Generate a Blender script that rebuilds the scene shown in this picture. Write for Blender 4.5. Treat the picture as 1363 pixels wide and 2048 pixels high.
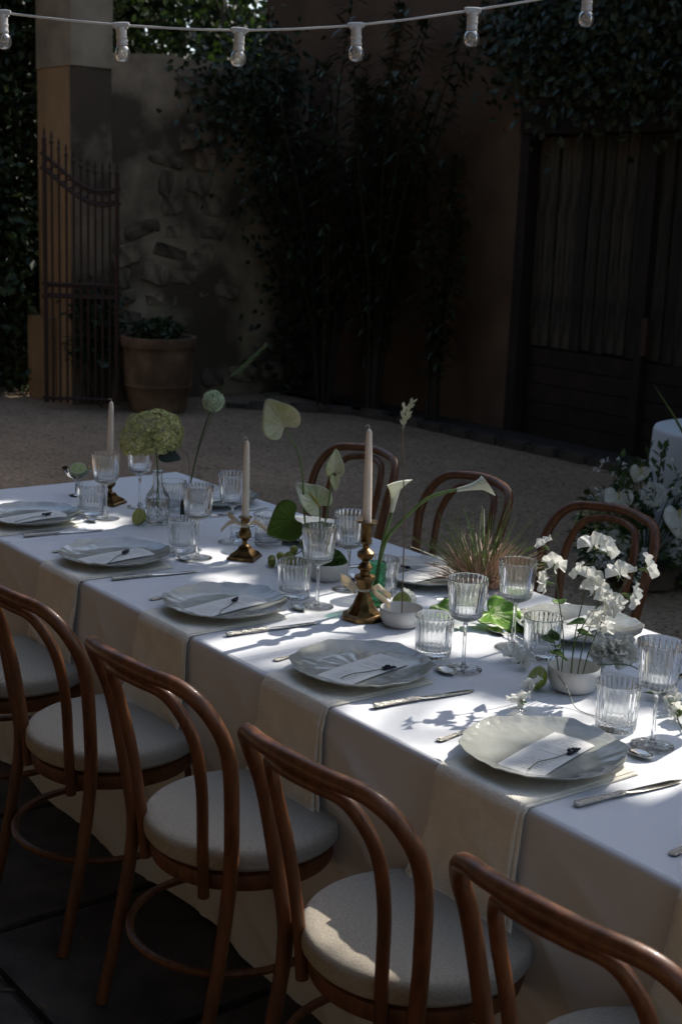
import bpy, math, random
from mathutils import Vector, Matrix, noise
R = math.radians; PI = math.pi; TAU = 2*PI
random.seed(7)
for o in list(bpy.data.objects): bpy.data.objects.remove(o)
S = bpy.context.scene
COL = S.collection

# ------------------------------------------------------------------ camera
cam = bpy.data.cameras.new('camera'); co = bpy.data.objects.new('camera', cam); COL.objects.link(co)
yaw, pit, rol = R(142.23), R(12.56), R(2.15)
fw = Vector((math.cos(yaw)*math.cos(pit), math.sin(yaw)*math.cos(pit), -math.sin(pit)))
rt = Vector((math.sin(yaw), -math.cos(yaw), 0)); up = rt.cross(fw)
r2 = rt*math.cos(rol)+up*math.sin(rol); u2 = -rt*math.sin(rol)+up*math.cos(rol)
m = Matrix((r2, u2, -fw)).transposed().to_4x4(); m.translation = Vector((2.756, -1.7287, 1.8221))
co.matrix_world = m
cam.sensor_fit = 'VERTICAL'; cam.sensor_height = 36; cam.sensor_width = 24; cam.lens = 48.06
cam.clip_start = .05; cam.clip_end = 500
cam.dof.use_dof = True; cam.dof.focus_distance = 3.1; cam.dof.aperture_fstop = 7.1
S.camera = co
# ------------------------------------------------------------------ light
SX, SY, SZ = -.12, 1.0, .80          # direction towards the sun
sd = Vector((SX, SY, SZ)).normalized()
w = bpy.data.worlds.new('World'); S.world = w; w.use_nodes = True
nt = w.node_tree; bg = nt.nodes['Background']; sky = nt.nodes.new('ShaderNodeTexSky')
sky.sky_type = 'NISHITA'; sky.sun_disc = False; sky.ozone_density = .7; sky.dust_density = 2
sky.sun_elevation = math.asin(sd.z); sky.sun_rotation = math.atan2(SX, SY)
nt.links.new(sky.outputs[0], bg.inputs[0]); bg.inputs[1].default_value = .15
sun = bpy.data.lights.new('sun', 'SUN'); sun.energy = 3.7; sun.angle = R(.53); sun.color = (1, .95, .87)
so = bpy.data.objects.new('sun', sun); COL.objects.link(so)
so.rotation_euler = sd.to_track_quat('Z', 'Y').to_euler(); so.location = (0, 8, 14)
S.view_settings.view_transform = 'Standard'; S.view_settings.look = 'None'
S.view_settings.gamma = 1; S.view_settings.exposure = .7
S.cycles.max_bounces = 16; S.cycles.transparent_max_bounces = 32; S.cycles.transmission_bounces = 16
S.cycles.caustics_refractive = True; S.cycles.caustics_reflective = False; S.cycles.blur_glossy = .6; S.cycles.sample_clamp_indirect = 4

# ------------------------------------------------------------------ materials
MATS = {}
def mat(name, c, rough=.5, metal=0, var=0, vs=8, c2=None, bump=0, bs=60, trans=0, island=0, coat=0, sheen=0,
        stretch=None, objrand=0, spec=.5, detail=4, contrast=(.35, .65), sss=0):
    if name in MATS: return MATS[name]
    M = bpy.data.materials.new(name); M.use_nodes = True; t = M.node_tree; N = t.nodes; L = t.links
    b = N['Principled BSDF']; out = N['Material Output']
    b.inputs['Roughness'].default_value = rough; b.inputs['Metallic'].default_value = metal
    b.inputs['Specular IOR Level'].default_value = spec
    if coat: b.inputs['Coat Weight'].default_value = coat; b.inputs['Coat Roughness'].default_value = .08
    if sheen: b.inputs['Sheen Weight'].default_value = sheen
    if sss: b.inputs['Subsurface Weight'].default_value = sss; b.inputs['Subsurface Radius'].default_value = (.02, .015, .01); b.inputs['Subsurface Scale'].default_value = .5
    tc = N.new('ShaderNodeTexCoord'); mp = N.new('ShaderNodeMapping'); L.new(tc.outputs['Object'], mp.inputs[0])
    if stretch: mp.inputs['Scale'].default_value = stretch
    col = None
    if var or c2:
        n = N.new('ShaderNodeTexNoise'); n.inputs['Scale'].default_value = vs; n.inputs['Detail'].default_value = detail
        L.new(mp.outputs[0], n.inputs['Vector'])
        r = N.new('ShaderNodeValToRGB'); L.new(n.outputs['Fac'], r.inputs[0])
        lo = tuple(max(0, x*(1-var)) for x in c); hi = c2 or tuple(x*(1+var) for x in c)
        r.color_ramp.elements[0].color = (*lo, 1); r.color_ramp.elements[1].color = (*hi, 1)
        r.color_ramp.elements[0].position, r.color_ramp.elements[1].position = contrast
        col = r.outputs[0]
    if island or objrand:
        src = N.new('ShaderNodeNewGeometry').outputs['Random Per Island'] if island else N.new('ShaderNodeObjectInfo').outputs['Random']
        amt = island or objrand
        mr = N.new('ShaderNodeMapRange'); mr.inputs['To Min'].default_value = 1-amt; mr.inputs['To Max'].default_value = 1+amt
        L.new(src, mr.inputs[0])
        mx = N.new('ShaderNodeVectorMath'); mx.operation = 'SCALE'; L.new(mr.outputs[0], mx.inputs['Scale'])
        if col: L.new(col, mx.inputs[0])
        else: mx.inputs[0].default_value = c
        col = mx.outputs[0]
    if col: L.new(col, b.inputs['Base Color'])
    else: b.inputs['Base Color'].default_value = (*c, 1)
    if bump:
        n2 = N.new('ShaderNodeTexNoise'); n2.inputs['Scale'].default_value = bs; n2.inputs['Detail'].default_value = 5
        L.new(mp.outputs[0], n2.inputs['Vector'])
        bp = N.new('ShaderNodeBump'); bp.inputs['Strength'].default_value = bump; bp.inputs['Distance'].default_value = .01
        L.new(n2.outputs['Fac'], bp.inputs['Height']); L.new(bp.outputs[0], b.inputs['Normal'])
    if trans:
        tr = N.new('ShaderNodeBsdfTranslucent'); mixs = N.new('ShaderNodeMixShader'); mixs.inputs[0].default_value = trans
        if col: L.new(col, tr.inputs[0])
        else: tr.inputs[0].default_value = (*c, 1)
        L.new(b.outputs[0], mixs.inputs[1]); L.new(tr.outputs[0], mixs.inputs[2]); L.new(mixs.outputs[0], out.inputs[0])
    MATS[name] = M; return M

def shell_glass(name, tint=(.985, .992, .99), refr=.10, ior=1.12, frost=0):
    """thin glass wall: mostly lets light straight through, reflects by Fresnel, bends a little"""
    M = bpy.data.materials.new(name); M.use_nodes = True; t = M.node_tree; N = t.nodes; L = t.links
    N.remove(N['Principled BSDF']); out = N['Material Output']
    tp = N.new('ShaderNodeBsdfTransparent'); tp.inputs[0].default_value = (*tint, 1)
    rf = N.new('ShaderNodeBsdfRefraction'); rf.inputs['IOR'].default_value = ior; rf.inputs['Roughness'].default_value = 0; rf.inputs[0].default_value = (*tint, 1)
    gl = N.new('ShaderNodeBsdfGlossy'); gl.inputs['Roughness'].default_value = .02
    a = N.new('ShaderNodeMixShader'); a.inputs[0].default_value = refr
    L.new(tp.outputs[0], a.inputs[1]); L.new(rf.outputs[0], a.inputs[2])
    fr = N.new('ShaderNodeFresnel'); fr.inputs[0].default_value = 1.52
    ml = N.new('ShaderNodeMath'); ml.operation = 'MULTIPLY'; ml.inputs[1].default_value = 1.15; ml.use_clamp = True; L.new(fr.outputs[0], ml.inputs[0])
    b = N.new('ShaderNodeMixShader'); L.new(ml.outputs[0], b.inputs[0]); L.new(a.outputs[0], b.inputs[1]); L.new(gl.outputs[0], b.inputs[2])
    last = b.outputs[0]
    if frost:
        tl = N.new('ShaderNodeBsdfTranslucent'); tl.inputs[0].default_value = (.85, .83, .78, 1); df = N.new('ShaderNodeBsdfDiffuse'); df.inputs[0].default_value = (.7, .69, .66, 1)
        h = N.new('ShaderNodeMixShader'); L.new(tl.outputs[0], h.inputs[1]); L.new(df.outputs[0], h.inputs[2])
        f = N.new('ShaderNodeMixShader'); f.inputs[0].default_value = frost; L.new(last, f.inputs[1]); L.new(h.outputs[0], f.inputs[2]); last = f.outputs[0]
    L.new(last, out.inputs[0]); MATS[name] = M; return M

def solid_glass(name, tint=(.995, 1, .998)):
    M = bpy.data.materials.new(name); M.use_nodes = True; t = M.node_tree; N = t.nodes; L = t.links
    N.remove(N['Principled BSDF']); out = N['Material Output']
    g = N.new('ShaderNodeBsdfGlass'); g.inputs['IOR'].default_value = 1.5; g.inputs['Roughness'].default_value = 0; g.inputs[0].default_value = (*tint, 1)
    tp = N.new('ShaderNodeBsdfTransparent'); a = N.new('ShaderNodeMixShader'); a.inputs[0].default_value = .06
    L.new(g.outputs[0], a.inputs[1]); L.new(tp.outputs[0], a.inputs[2]); L.new(a.outputs[0], out.inputs[0])
    MATS[name] = M; return M

G_SHELL = shell_glass('clear_glass_wall'); G_SOLID = solid_glass('clear_glass_solid')
G_GREEN = shell_glass('green_cut_glass', (.30, .78, .52), .35, 1.25)
M_CLOTH = mat('white_tablecloth', (.74, .75, .77), .85, bump=.32, bs=7, sheen=.1, detail=6)
M_NAP = mat('cream_linen', (.84, .78, .65), .9, var=.06, vs=26, bump=.3, bs=220, sheen=.15)
M_WOOD = mat('bentwood', (.130, .045, .014), .42, var=.30, vs=6, stretch=(9, 9, 1.0), coat=.12, spec=.4, bump=.05, bs=30, objrand=.10, detail=6)
M_CUSH = mat('oat_cushion', (.35, .30, .228), .95, var=.12, vs=190, bump=.22, bs=380, sheen=.2)
M_PLATE = mat('glazed_plate', (.37, .375, .335), .12, var=.10, vs=14, coat=.8, bump=.2, bs=60)
M_PLATE_RIM = mat('plate_edge', (.30, .27, .22), .4)
M_SILVER = mat('silver', (.72, .70, .65), .16, 1, var=.12, vs=40)
M_SILVER_T = mat('chased_silver', (.68, .64, .56), .26, 1, bump=.9, bs=190)
M_BRASS = mat('aged_brass', (.165, .10, .04), .40, 1, var=.45, vs=45, bump=.08, bs=120)
M_WAX = mat('candle_wax', (.80, .70, .58), .45, sss=.35)
M_CERAM = mat('white_ceramic', (.62, .61, .59), .45, var=.03, vs=20)
M_CERIN = mat('ceramic_inside', (.55, .50, .43), .5)
M_STEM = mat('stem_green', (.13, .20, .05), .45, var=.2, vs=30, trans=.15)
M_STEMD = mat('stem_dark', (.055, .085, .03), .5, var=.2, vs=30)
M_STRAW = mat('dry_stem', (.16, .11, .07), .6)
M_PETAL = mat('white_petal', (.82, .82, .77), .6, var=.05, vs=60, trans=.45)
M_PETALG = mat('greenish_petal', (.56, .62, .36), .55, var=.12, vs=25, trans=.3)
M_SPATHE = mat('anthurium_spathe', (.46, .52, .22), .30, c2=(.66, .65, .46), vs=14, trans=.28, coat=.3)
M_VIB = mat('viburnum_floret', (.54, .54, .24), .6, island=.4, trans=.3)
M_ALL = mat('allium_floret', (.62, .70, .50), .6, island=.25, trans=.3)
M_LEAF = mat('mid_leaf', (.11, .21, .035), .40, var=.2, vs=12, trans=.3)
M_VAR = mat('variegated_leaf', (.20, .40, .035), .35, c2=(.66, .76, .40), vs=30, trans=.35, contrast=(.57, .62))
M_MOSS = mat('moss', (.06, .13, .015), .8, island=.5, trans=.2)
M_GRAPE = mat('grape_skin', (.27, .30, .06), .25, var=.25, vs=40, sss=.25)
M_LIME = mat('lime_rind', (.17, .22, .02), .4, bump=.2, bs=200)
M_LIMEF = mat('lime_flesh', (.36, .42, .10), .3, var=.2, vs=60, sss=.2)
M_LAV = mat('lavender_bud', (.022, .019, .030), .8)
M_RIB = mat('silk_ribbon', (.74, .66, .52), .5, trans=.4)
M_WHITEP = mat('white_plastic', (.66, .65, .62), .4)
M_BLADE = mat('tuft_green', (.17, .24, .06), .5, island=.35, trans=.2)
M_DRY = mat('tuft_dry', (.52, .33, .24), .6, island=.4)
M_SEED = mat('grass_seed', (.62, .62, .44), .6, island=.25, trans=.25)
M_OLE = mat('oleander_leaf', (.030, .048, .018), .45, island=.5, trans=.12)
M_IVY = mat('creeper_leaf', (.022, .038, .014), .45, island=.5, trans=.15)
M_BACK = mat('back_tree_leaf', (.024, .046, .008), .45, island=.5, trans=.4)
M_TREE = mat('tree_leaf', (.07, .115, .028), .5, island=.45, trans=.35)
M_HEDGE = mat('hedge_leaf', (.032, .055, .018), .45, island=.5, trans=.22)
M_BARK = mat('bark', (.07, .05, .035), .9, var=.3, vs=12, bump=.8, bs=25)
M_IRON = mat('rusty_iron', (.030, .016, .012), .65, c2=(.050, .020, .012), vs=20)
M_TERRA = mat('terracotta', (.10, .055, .028), .9, c2=(.22, .135, .075), vs=5, bump=.3, bs=30)
M_SOIL = mat('soil', (.03, .022, .016), .95, bump=.8, bs=60)
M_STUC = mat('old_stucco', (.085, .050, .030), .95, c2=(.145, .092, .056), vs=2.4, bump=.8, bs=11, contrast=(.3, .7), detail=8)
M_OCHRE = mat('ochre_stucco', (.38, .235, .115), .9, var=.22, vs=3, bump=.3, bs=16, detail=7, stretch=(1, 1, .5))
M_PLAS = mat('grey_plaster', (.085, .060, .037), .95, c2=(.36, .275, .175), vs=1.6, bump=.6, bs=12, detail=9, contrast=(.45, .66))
M_STONE = mat('rubble_stone', (.15, .112, .072), .95, var=.55, vs=7, bump=1.0, bs=26, objrand=.45, detail=7)
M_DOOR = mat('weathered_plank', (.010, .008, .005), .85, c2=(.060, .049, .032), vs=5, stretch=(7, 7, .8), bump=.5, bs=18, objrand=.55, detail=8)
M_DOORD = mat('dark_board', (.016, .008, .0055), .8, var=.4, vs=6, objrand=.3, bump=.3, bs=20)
M_PAVE = mat('paving_stone', (.065, .05, .038), .9, var=.35, vs=9, bump=.7, bs=60, objrand=.25, detail=8)

def gravel_mat():
    M = bpy.data.materials.new('gravel'); M.use_nodes = True; t = M.node_tree; N = t.nodes; L = t.links; b = N['Principled BSDF']
    b.inputs['Roughness'].default_value = .95
    tc = N.new('ShaderNodeTexCoord'); v = N.new('ShaderNodeTexVoronoi'); v.inputs['Scale'].default_value = 62; L.new(tc.outputs['Object'], v.inputs['Vector'])
    r = N.new('ShaderNodeValToRGB'); r.color_ramp.elements[0].color = (.185, .120, .070, 1); r.color_ramp.elements[1].color = (.54, .385, .25, 1)
    L.new(v.outputs['Color'], r.inputs[0])
    n = N.new('ShaderNodeTexNoise'); n.inputs['Scale'].default_value = .9; n.inputs['Detail'].default_value = 7; L.new(tc.outputs['Object'], n.inputs['Vector'])
    mr = N.new('ShaderNodeMapRange'); mr.inputs['From Min'].default_value = .3; mr.inputs['From Max'].default_value = .7; mr.inputs['To Min'].default_value = .72; mr.inputs['To Max'].default_value = 1.2
    L.new(n.outputs['Fac'], mr.inputs[0]); mx = N.new('ShaderNodeVectorMath'); mx.operation = 'SCALE'; L.new(r.outputs[0], mx.inputs[0]); L.new(mr.outputs[0], mx.inputs['Scale'])
    L.new(mx.outputs[0], b.inputs['Base Color'])
    bp = N.new('ShaderNodeBump'); bp.invert = True; bp.inputs['Strength'].default_value = 1; bp.inputs['Distance'].default_value = .012
    L.new(v.outputs['Distance'], bp.inputs['Height']); L.new(bp.outputs[0], b.inputs['Normal']); return M
M_GRAVEL = gravel_mat()

def card_mat():
    """ivory card with faint printed lines, object space: x across, y along"""
    M = bpy.data.materials.new('menu_card_print'); M.use_nodes = True; t = M.node_tree; N = t.nodes; L = t.links; b = N['Principled BSDF']
    b.inputs['Roughness'].default_value = .8
    tc = N.new('ShaderNodeTexCoord'); sp = N.new('ShaderNodeSeparateXYZ'); L.new(tc.outputs['Object'], sp.inputs[0])
    def mth(op, a, bb=None, cl=False):
        k = N.new('ShaderNodeMath'); k.operation = op; k.use_clamp = cl
        for i, x in enumerate((a, bb)):
            if x is None: continue
            if isinstance(x, (int, float)): k.inputs[i].default_value = x
            else: L.new(x, k.inputs[i])
        return k.outputs[0]
    row = mth('LESS_THAN', mth('FRACT', mth('MULTIPLY', sp.outputs[1], 92)), .34)
    rid = mth('FLOOR', mth('MULTIPLY', sp.outputs[1], 92))
    wn = N.new('ShaderNodeTexWhiteNoise'); wn.noise_dimensions = '1D'; L.new(rid, wn.inputs['W'])
    half = mth('ADD', mth('MULTIPLY', wn.outputs['Value'], .022), .012)
    inside = mth('LESS_THAN', mth('ABSOLUTE', sp.outputs[0]), half)
    keep = mth('GREATER_THAN', wn.outputs['Value'], .18)
    cx = N.new('ShaderNodeCombineXYZ'); L.new(mth('MULTIPLY', sp.outputs[0], 420), cx.inputs[0]); L.new(mth('MULTIPLY', rid, 7.3), cx.inputs[1])
    nn = N.new('ShaderNodeTexNoise'); nn.inputs['Scale'].default_value = 1; L.new(cx.outputs[0], nn.inputs['Vector'])
    ltr = mth('GREATER_THAN', nn.outputs['Fac'], .46)
    yr = mth('LESS_THAN', mth('ABSOLUTE', sp.outputs[1]), .098)
    f = mth('MULTIPLY', mth('MULTIPLY', mth('MULTIPLY', row, inside), mth('MULTIPLY', ltr, yr)), mth('MULTIPLY', keep, .55))
    mix = N.new('ShaderNodeMix'); mix.data_type = 'RGBA'; L.new(f, mix.inputs[0]); mix.inputs[6].default_value = (.74, .73, .69, 1); mix.inputs[7].default_value = (.16, .16, .16, 1)
    L.new(mix.outputs[2], b.inputs['Base Color']); return M
M_CARD = card_mat()

# ------------------------------------------------------------------ mesh helpers
def crom(pts, k=6):
    """smooth curve through points"""
    P = [Vector(p) for p in pts]; out = []
    for i in range(len(P)-1):
        p0 = P[max(i-1, 0)]; p1 = P[i]; p2 = P[i+1]; p3 = P[min(i+2, len(P)-1)]
        for j in range(k):
            t = j/k
            out.append(.5*((2*p1)+(p2-p0)*t+(2*p0-5*p1+4*p2-p3)*t*t+(3*p1-p0-3*p2+p3)*t**3))
    out.append(P[-1]); return out
def lerpr(rs, n):
    if not isinstance(rs, (list, tuple)): return [rs]*n
    out = []
    for i in range(n):
        x = i/(n-1)*(len(rs)-1); a = min(int(x), len(rs)-2); out.append(rs[a]+(rs[a+1]-rs[a])*(x-a))
    return out
class MB:
    def __init__(s): s.v = []; s.f = []
    def tube(s, pts, r, n=8, cap=True, closed=False):
        P = [Vector(p) for p in pts]; rs = lerpr(r, len(P)); N0 = None; b0 = len(s.v); m = len(P)
        for i, p in enumerate(P):
            t = (P[(i+1) % m]-P[i-1]) if closed else (P[min(i+1, m-1)]-P[max(i-1, 0)])
            t.normalize()
            if N0 is None: N0 = t.orthogonal().normalized()
            N0 = (N0-t*N0.dot(t))
            if N0.length < 1e-6: N0 = t.orthogonal()
            N0.normalize(); B = t.cross(N0)
            for k in range(n):
                a = TAU*k/n; s.v.append(p+(N0*math.cos(a)+B*math.sin(a))*rs[i])
        for i in range(m if closed else m-1):
            j = (i+1) % m
            for k in range(n):
                k2 = (k+1) % n; s.f.append((b0+i*n+k, b0+i*n+k2, b0+j*n+k2, b0+j*n+k))
        if cap and not closed:
            s.f.append(tuple(b0+k for k in range(n))[::-1]); s.f.append(tuple(b0+(m-1)*n+k for k in range(n)))
        return s
    def lathe(s, prof, n=32, rf=None, cap=(True, True), M=None, a0=0):
        b0 = len(s.v); m = len(prof)
        for (r, z) in prof:
            for k in range(n):
                a = a0+TAU*k/n
                rr, zz = (r, z) if rf is None else rf(a, r, z)
                p = Vector((rr*math.cos(a), rr*math.sin(a), zz)); s.v.append(M @ p if M else p)
        for i in range(m-1):
            for k in range(n):
                k2 = (k+1) % n; s.f.append((b0+i*n+k, b0+i*n+k2, b0+(i+1)*n+k2, b0+(i+1)*n+k))
        if cap[0]: s.f.append(tuple(b0+k for k in range(n))[::-1])
        if cap[1]: s.f.append(tuple(b0+(m-1)*n+k for k in range(n)))
        return s
    def box(s, c, d, M=None, tap=1):
        b0 = len(s.v); c = Vector(c)
        for z in (-.5, .5):
            for x, y in ((-.5, -.5), (.5, -.5), (.5, .5), (-.5, .5)):
                q = tap if z > 0 else 1
                p = c+Vector((x*d[0]*q, y*d[1]*q, z*d[2])); s.v.append(M @ p if M else p)
        for q in ((0, 3, 2, 1), (4, 5, 6, 7), (0, 1, 5, 4), (1, 2, 6, 5), (2, 3, 7, 6), (3, 0, 4, 7)): s.f.append(tuple(b0+i for i in q))
        return s
    def sheet(s, fn, nu, nv):
        b0 = len(s.v)
        for i in range(nu+1):
            for j in range(nv+1): s.v.append(Vector(fn(i/nu, j/nv)))
        for i in range(nu):
            for j in range(nv):
                a = b0+i*(nv+1)+j; s.f.append((a, a+nv+1, a+nv+2, a+1))
        return s
    def leaf(s, p, d, nrm, L, W, fold=.15):
        side = d.cross(nrm)
        if side.length < 1e-5: side = d.orthogonal()
        side.normalize(); nn = side.cross(d).normalized(); b0 = len(s.v)
        mid = p+d*L*.42+nn*W*fold
        s.v += [p, mid+side*W*.5, p+d*L, mid-side*W*.5]; s.f.append((b0, b0+1, b0+2)); s.f.append((b0, b0+2, b0+3))
    def lance(s, p, d, nrm, L, W, droop=.2):
        """long narrow leaf in two segments"""
        side = d.cross(nrm)
        if side.length < 1e-5: side = d.orthogonal()
        side.normalize(); b0 = len(s.v); g = Vector((0, 0, -droop*L))
        a = p+d*L*.35+g*.15; c = p+d*L*.7+g*.5; e = p+d*L+g
        s.v += [p, a+side*W*.5, a-side*W*.5, c+side*W*.4, c-side*W*.4, e]
        s.f += [(b0, b0+1, b0+2), (b0+1, b0+3, b0+4, b0+2), (b0+3, b0+5, b0+4)]
    def ball(s, c, r, n=10, m=7, sc=(1, 1, 1)):
        prof = [(max(1e-5, math.sin(PI*i/m))*r, -math.cos(PI*i/m)*r) for i in range(m+1)]
        return s.lathe(prof, n, cap=(False, False), M=Matrix.Translation(c) @ Matrix.Diagonal((*sc, 1)))
    def mesh(s, name, material, smooth=True, sharp=40):
        me = bpy.data.meshes.new(name); me.from_pydata([tuple(v) for v in s.v], [], s.f); me.update()
        if smooth:
            me.polygons.foreach_set('use_smooth', [True]*len(me.polygons))
            if sharp: me.set_sharp_from_angle(angle=R(sharp))
        me.materials.append(material); return me
    def build(s, name, material, parent=None, smooth=True, sharp=40, loc=None):
        o = bpy.data.objects.new(name, s.mesh(name, material, smooth, sharp)); COL.objects.link(o)
        if parent: o.parent = parent
        if loc: o.location = loc
        return o
def put(name, me, parent=None, loc=(0, 0, 0), rot=(0, 0, 0), sc=None):
    o = bpy.data.objects.new(name, me); COL.objects.link(o); o.parent = parent; o.location = loc; o.rotation_euler = rot
    if sc: o.scale = sc
    return o
def tag(o, label=None, cat=None, group=None, kind=None):
    if label: o['label'] = label
    if cat: o['category'] = cat
    if group: o['group'] = group
    if kind: o['kind'] = kind
    return o
def thing(name, label, cat, loc=(0, 0, 0), rz=0, group=None):
    o = bpy.data.objects.new(name, None); COL.objects.link(o); o.location = loc; o.rotation_euler = (0, 0, rz)
    o.empty_display_size = .05
    return tag(o, label, cat, group)
def dup(o, parent=None, loc=None, rz=None, label=None, group=None):
    c = o.copy(); COL.objects.link(c); c.parent = parent
    if loc is not None: c.location = loc
    if rz is not None: c.rotation_euler = (0, 0, rz)
    if label: c['label'] = label
    if group: c['group'] = group
    for ch in [x for x in bpy.data.objects if x.parent == o]: dup(ch, c)
    return c
def rnd(a, b): return random.uniform(a, b)
def rvec():
    while True:
        v = Vector((rnd(-1, 1), rnd(-1, 1), rnd(-1, 1)))
        if .05 < v.length < 1: return v.normalized()
TZ = .75; W = 1.085; X0, X1 = -1.971, 2.2

# ================================================================== SETTING
def gfn(u, v):
    x = -70+140*u; y = -70+140*v; return (x, y, -.004)
g = MB().sheet(gfn, 4, 4).build('gravel_ground', M_GRAVEL, smooth=False); tag(g, kind='structure')
# paving under the near chairs
pav = MB().box((.1, -1.1, .001), (5.4, 2.6, .008)).build('paving', M_SOIL, smooth=False); tag(pav, kind='structure')
slab_meshes = []
for k in range(5):
    b = MB(); n = 5
    jit = [[(rnd(-.008, .008), rnd(-.008, .008)) for _ in range(2)] for _ in range(2)]
    b.box((0, 0, 0), (.578+rnd(-.006, .006), .578+rnd(-.006, .006), .024), tap=.985)
    slab_meshes.append(b.mesh('slab', M_PAVE, smooth=False))
for i in range(9):
    for j in range(4):
        x = -2.3+i*.6; y = -2.05+j*.6
        put('slab', random.choice(slab_meshes), pav, (x+rnd(-.004, .004), y+rnd(-.004, .004), .012+rnd(-.003, .003)), (rnd(-.004, .004), rnd(-.004, .004), rnd(-.012, .012)+random.choice((0, PI/2, PI))))

# --- stone wall at the back
WX = -8.4
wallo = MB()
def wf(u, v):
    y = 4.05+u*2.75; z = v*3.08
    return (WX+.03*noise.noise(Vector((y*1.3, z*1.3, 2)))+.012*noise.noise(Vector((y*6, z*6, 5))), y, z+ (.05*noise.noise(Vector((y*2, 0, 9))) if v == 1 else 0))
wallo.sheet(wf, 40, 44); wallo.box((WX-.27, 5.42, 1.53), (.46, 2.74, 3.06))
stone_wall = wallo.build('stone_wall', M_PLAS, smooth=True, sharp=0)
tag(stone_wall, 'old rubble stone wall with crumbling plaster behind the terracotta pot', 'wall')
stm = []
for k in range(9):
    b = MB(); n = 10; w_ = rnd(.15, .23); h_ = rnd(.075, .12)
    ang = [TAU*i/n+rnd(-.16, .16) for i in range(n)]; rr = [rnd(.80, 1.08) for _ in range(n)]
    sq = lambda a, q: math.copysign(abs(math.cos(a))**.42, math.cos(a)) if q == 0 else math.copysign(abs(math.sin(a))**.42, math.sin(a))
    for (sc, dx) in ((1, -.03), (.97, .006), (.88, .016)):
        for i in range(n): b.v.append(Vector((dx+rnd(-.006, .006), w_*sc*rr[i]*sq(ang[i], 0), h_*sc*rr[i]*sq(ang[i], 1))))
    for L_ in range(2):
        for i in range(n): b.f.append((L_*n+i, L_*n+(i+1) % n, (L_+1)*n+(i+1) % n, (L_+1)*n+i))
    b.f.append(tuple(2*n+i for i in range(n))); stm.append(b.mesh('stone', M_STONE, False))
z = .12; row = 0
while z < 2.95:
    hh = rnd(.17, .25); y = 4.12+rnd(0, .15)
    while y < 6.7:
        ww = rnd(.28, .46)
        keep = noise.noise(Vector((y*1.1, z*1.1, 3.3)))
        lim = -.02 if 4.1 < y < 5.1 and .8 < z < 2.3 else .20
        if keep > lim:
            put('stone', random.choice(stm), stone_wall, (WX+rnd(-.012, .008), y+ww/2+rnd(-.04, .04), z+hh/2+rnd(-.04, .04)), (rnd(-.28, .28)+random.choice((0, PI)), 0, 0), (1, ww/.40*rnd(.55, 1.15), hh/.205*rnd(.6, 1.25)))
        y += ww
    z += hh; row += 1
# gate pillar
pil = thing('gate_pillar', 'tall gate pillar with ochre side and patchy grey plaster front', 'pillar', (WX-.31, 4.0, 0))
def pilf(b, x0, x1, y0, y1, z0, z1):
    b.box(((x0+x1)/2, (y0+y1)/2, (z0+z1)/2), (x1-x0, y1-y0, z1-z0))
b = MB(); pilf(b, -.335, .315, -.19, .18, 0, 2.92); b.build('shaft', M_OCHRE, pil)
b = MB()
def pf(u, v):
    y = -.2035+u*.40; z = v*2.92; return (.334+.010*noise.noise(Vector((y*4, z*3, 1))), y, z)
b.sheet(pf, 10, 50); b.build('plaster_face', M_PLAS, pil, sharp=0)
b = MB(); pilf(b, -.34, .345, -.197, .20, 2.923, 4.6); b.build('upper_block', mat('pale_render', (.30, .24, .16), .9, var=.2, vs=4, bump=.3, bs=20), pil)
b = MB(); pilf(b, -.36, .0, -.30, -.195, 0, .75); b.build('wheel_guard', M_OCHRE, pil)
# iron gate
ga = Vector((-8.27, 3.47, 0)); gb = Vector((-7.85, 4.0, 0)); gd = (gb-ga); gl = gd.length; grz = math.atan2(gd.y, gd.x)
gate = thing('iron_gate', 'rusty wrought iron gate leaf with spear tips and curved top', 'gate', tuple(ga), grz)
def gtop(s): return 2.18-.30*math.sin(min(1, s/gl*1.05)*PI*.62)**1.2
def bar(s, top, r): return MB().tube([(s, 0, .06), (s, 0, top*.5), (s, 0, top)], r, 6).build('bar', M_IRON, gate)
NB = 11
for i in range(NB):
    s_ = .03+i*(gl-.06)/(NB-1); big = i in (0, NB-1)
    tz = gtop(s_)+(.14 if not big else .12)
    bb = bar(s_, tz, .022 if big else .0115)
    fb = MB().lathe([(.004, 0), (.020, .02), (.012, .04), (.007, .05), (.013, .065), (.001, .12)], 8); fb.build('spear_tip', M_IRON, bb, loc=(s_, 0, tz-.01))
for off in (0, -.12):
    MB().tube([(gl*k/14, 0, gtop(gl*k/14)+off) for k in range(15)], .016, 6).build('rail', M_IRON, gate)
for zz in (.98, 1.09, .10):
    MB().tube([(0, 0, zz), (gl/2, 0, zz), (gl, 0, zz)], .015, 6).build('rail', M_IRON, gate)
ringm = MB().tube([(.036*math.cos(TAU*k/12), 0, .036*math.sin(TAU*k/12)) for k in range(12)], .009, 5, closed=True).mesh('ring', M_IRON)
for i in range(NB-1):
    s_ = .03+(i+.5)*(gl-.06)/(NB-1)
    put('ring', ringm, gate, (s_, 0, gtop(s_)-.06)); put('ring', ringm, gate, (s_, 0, 1.035))
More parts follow.
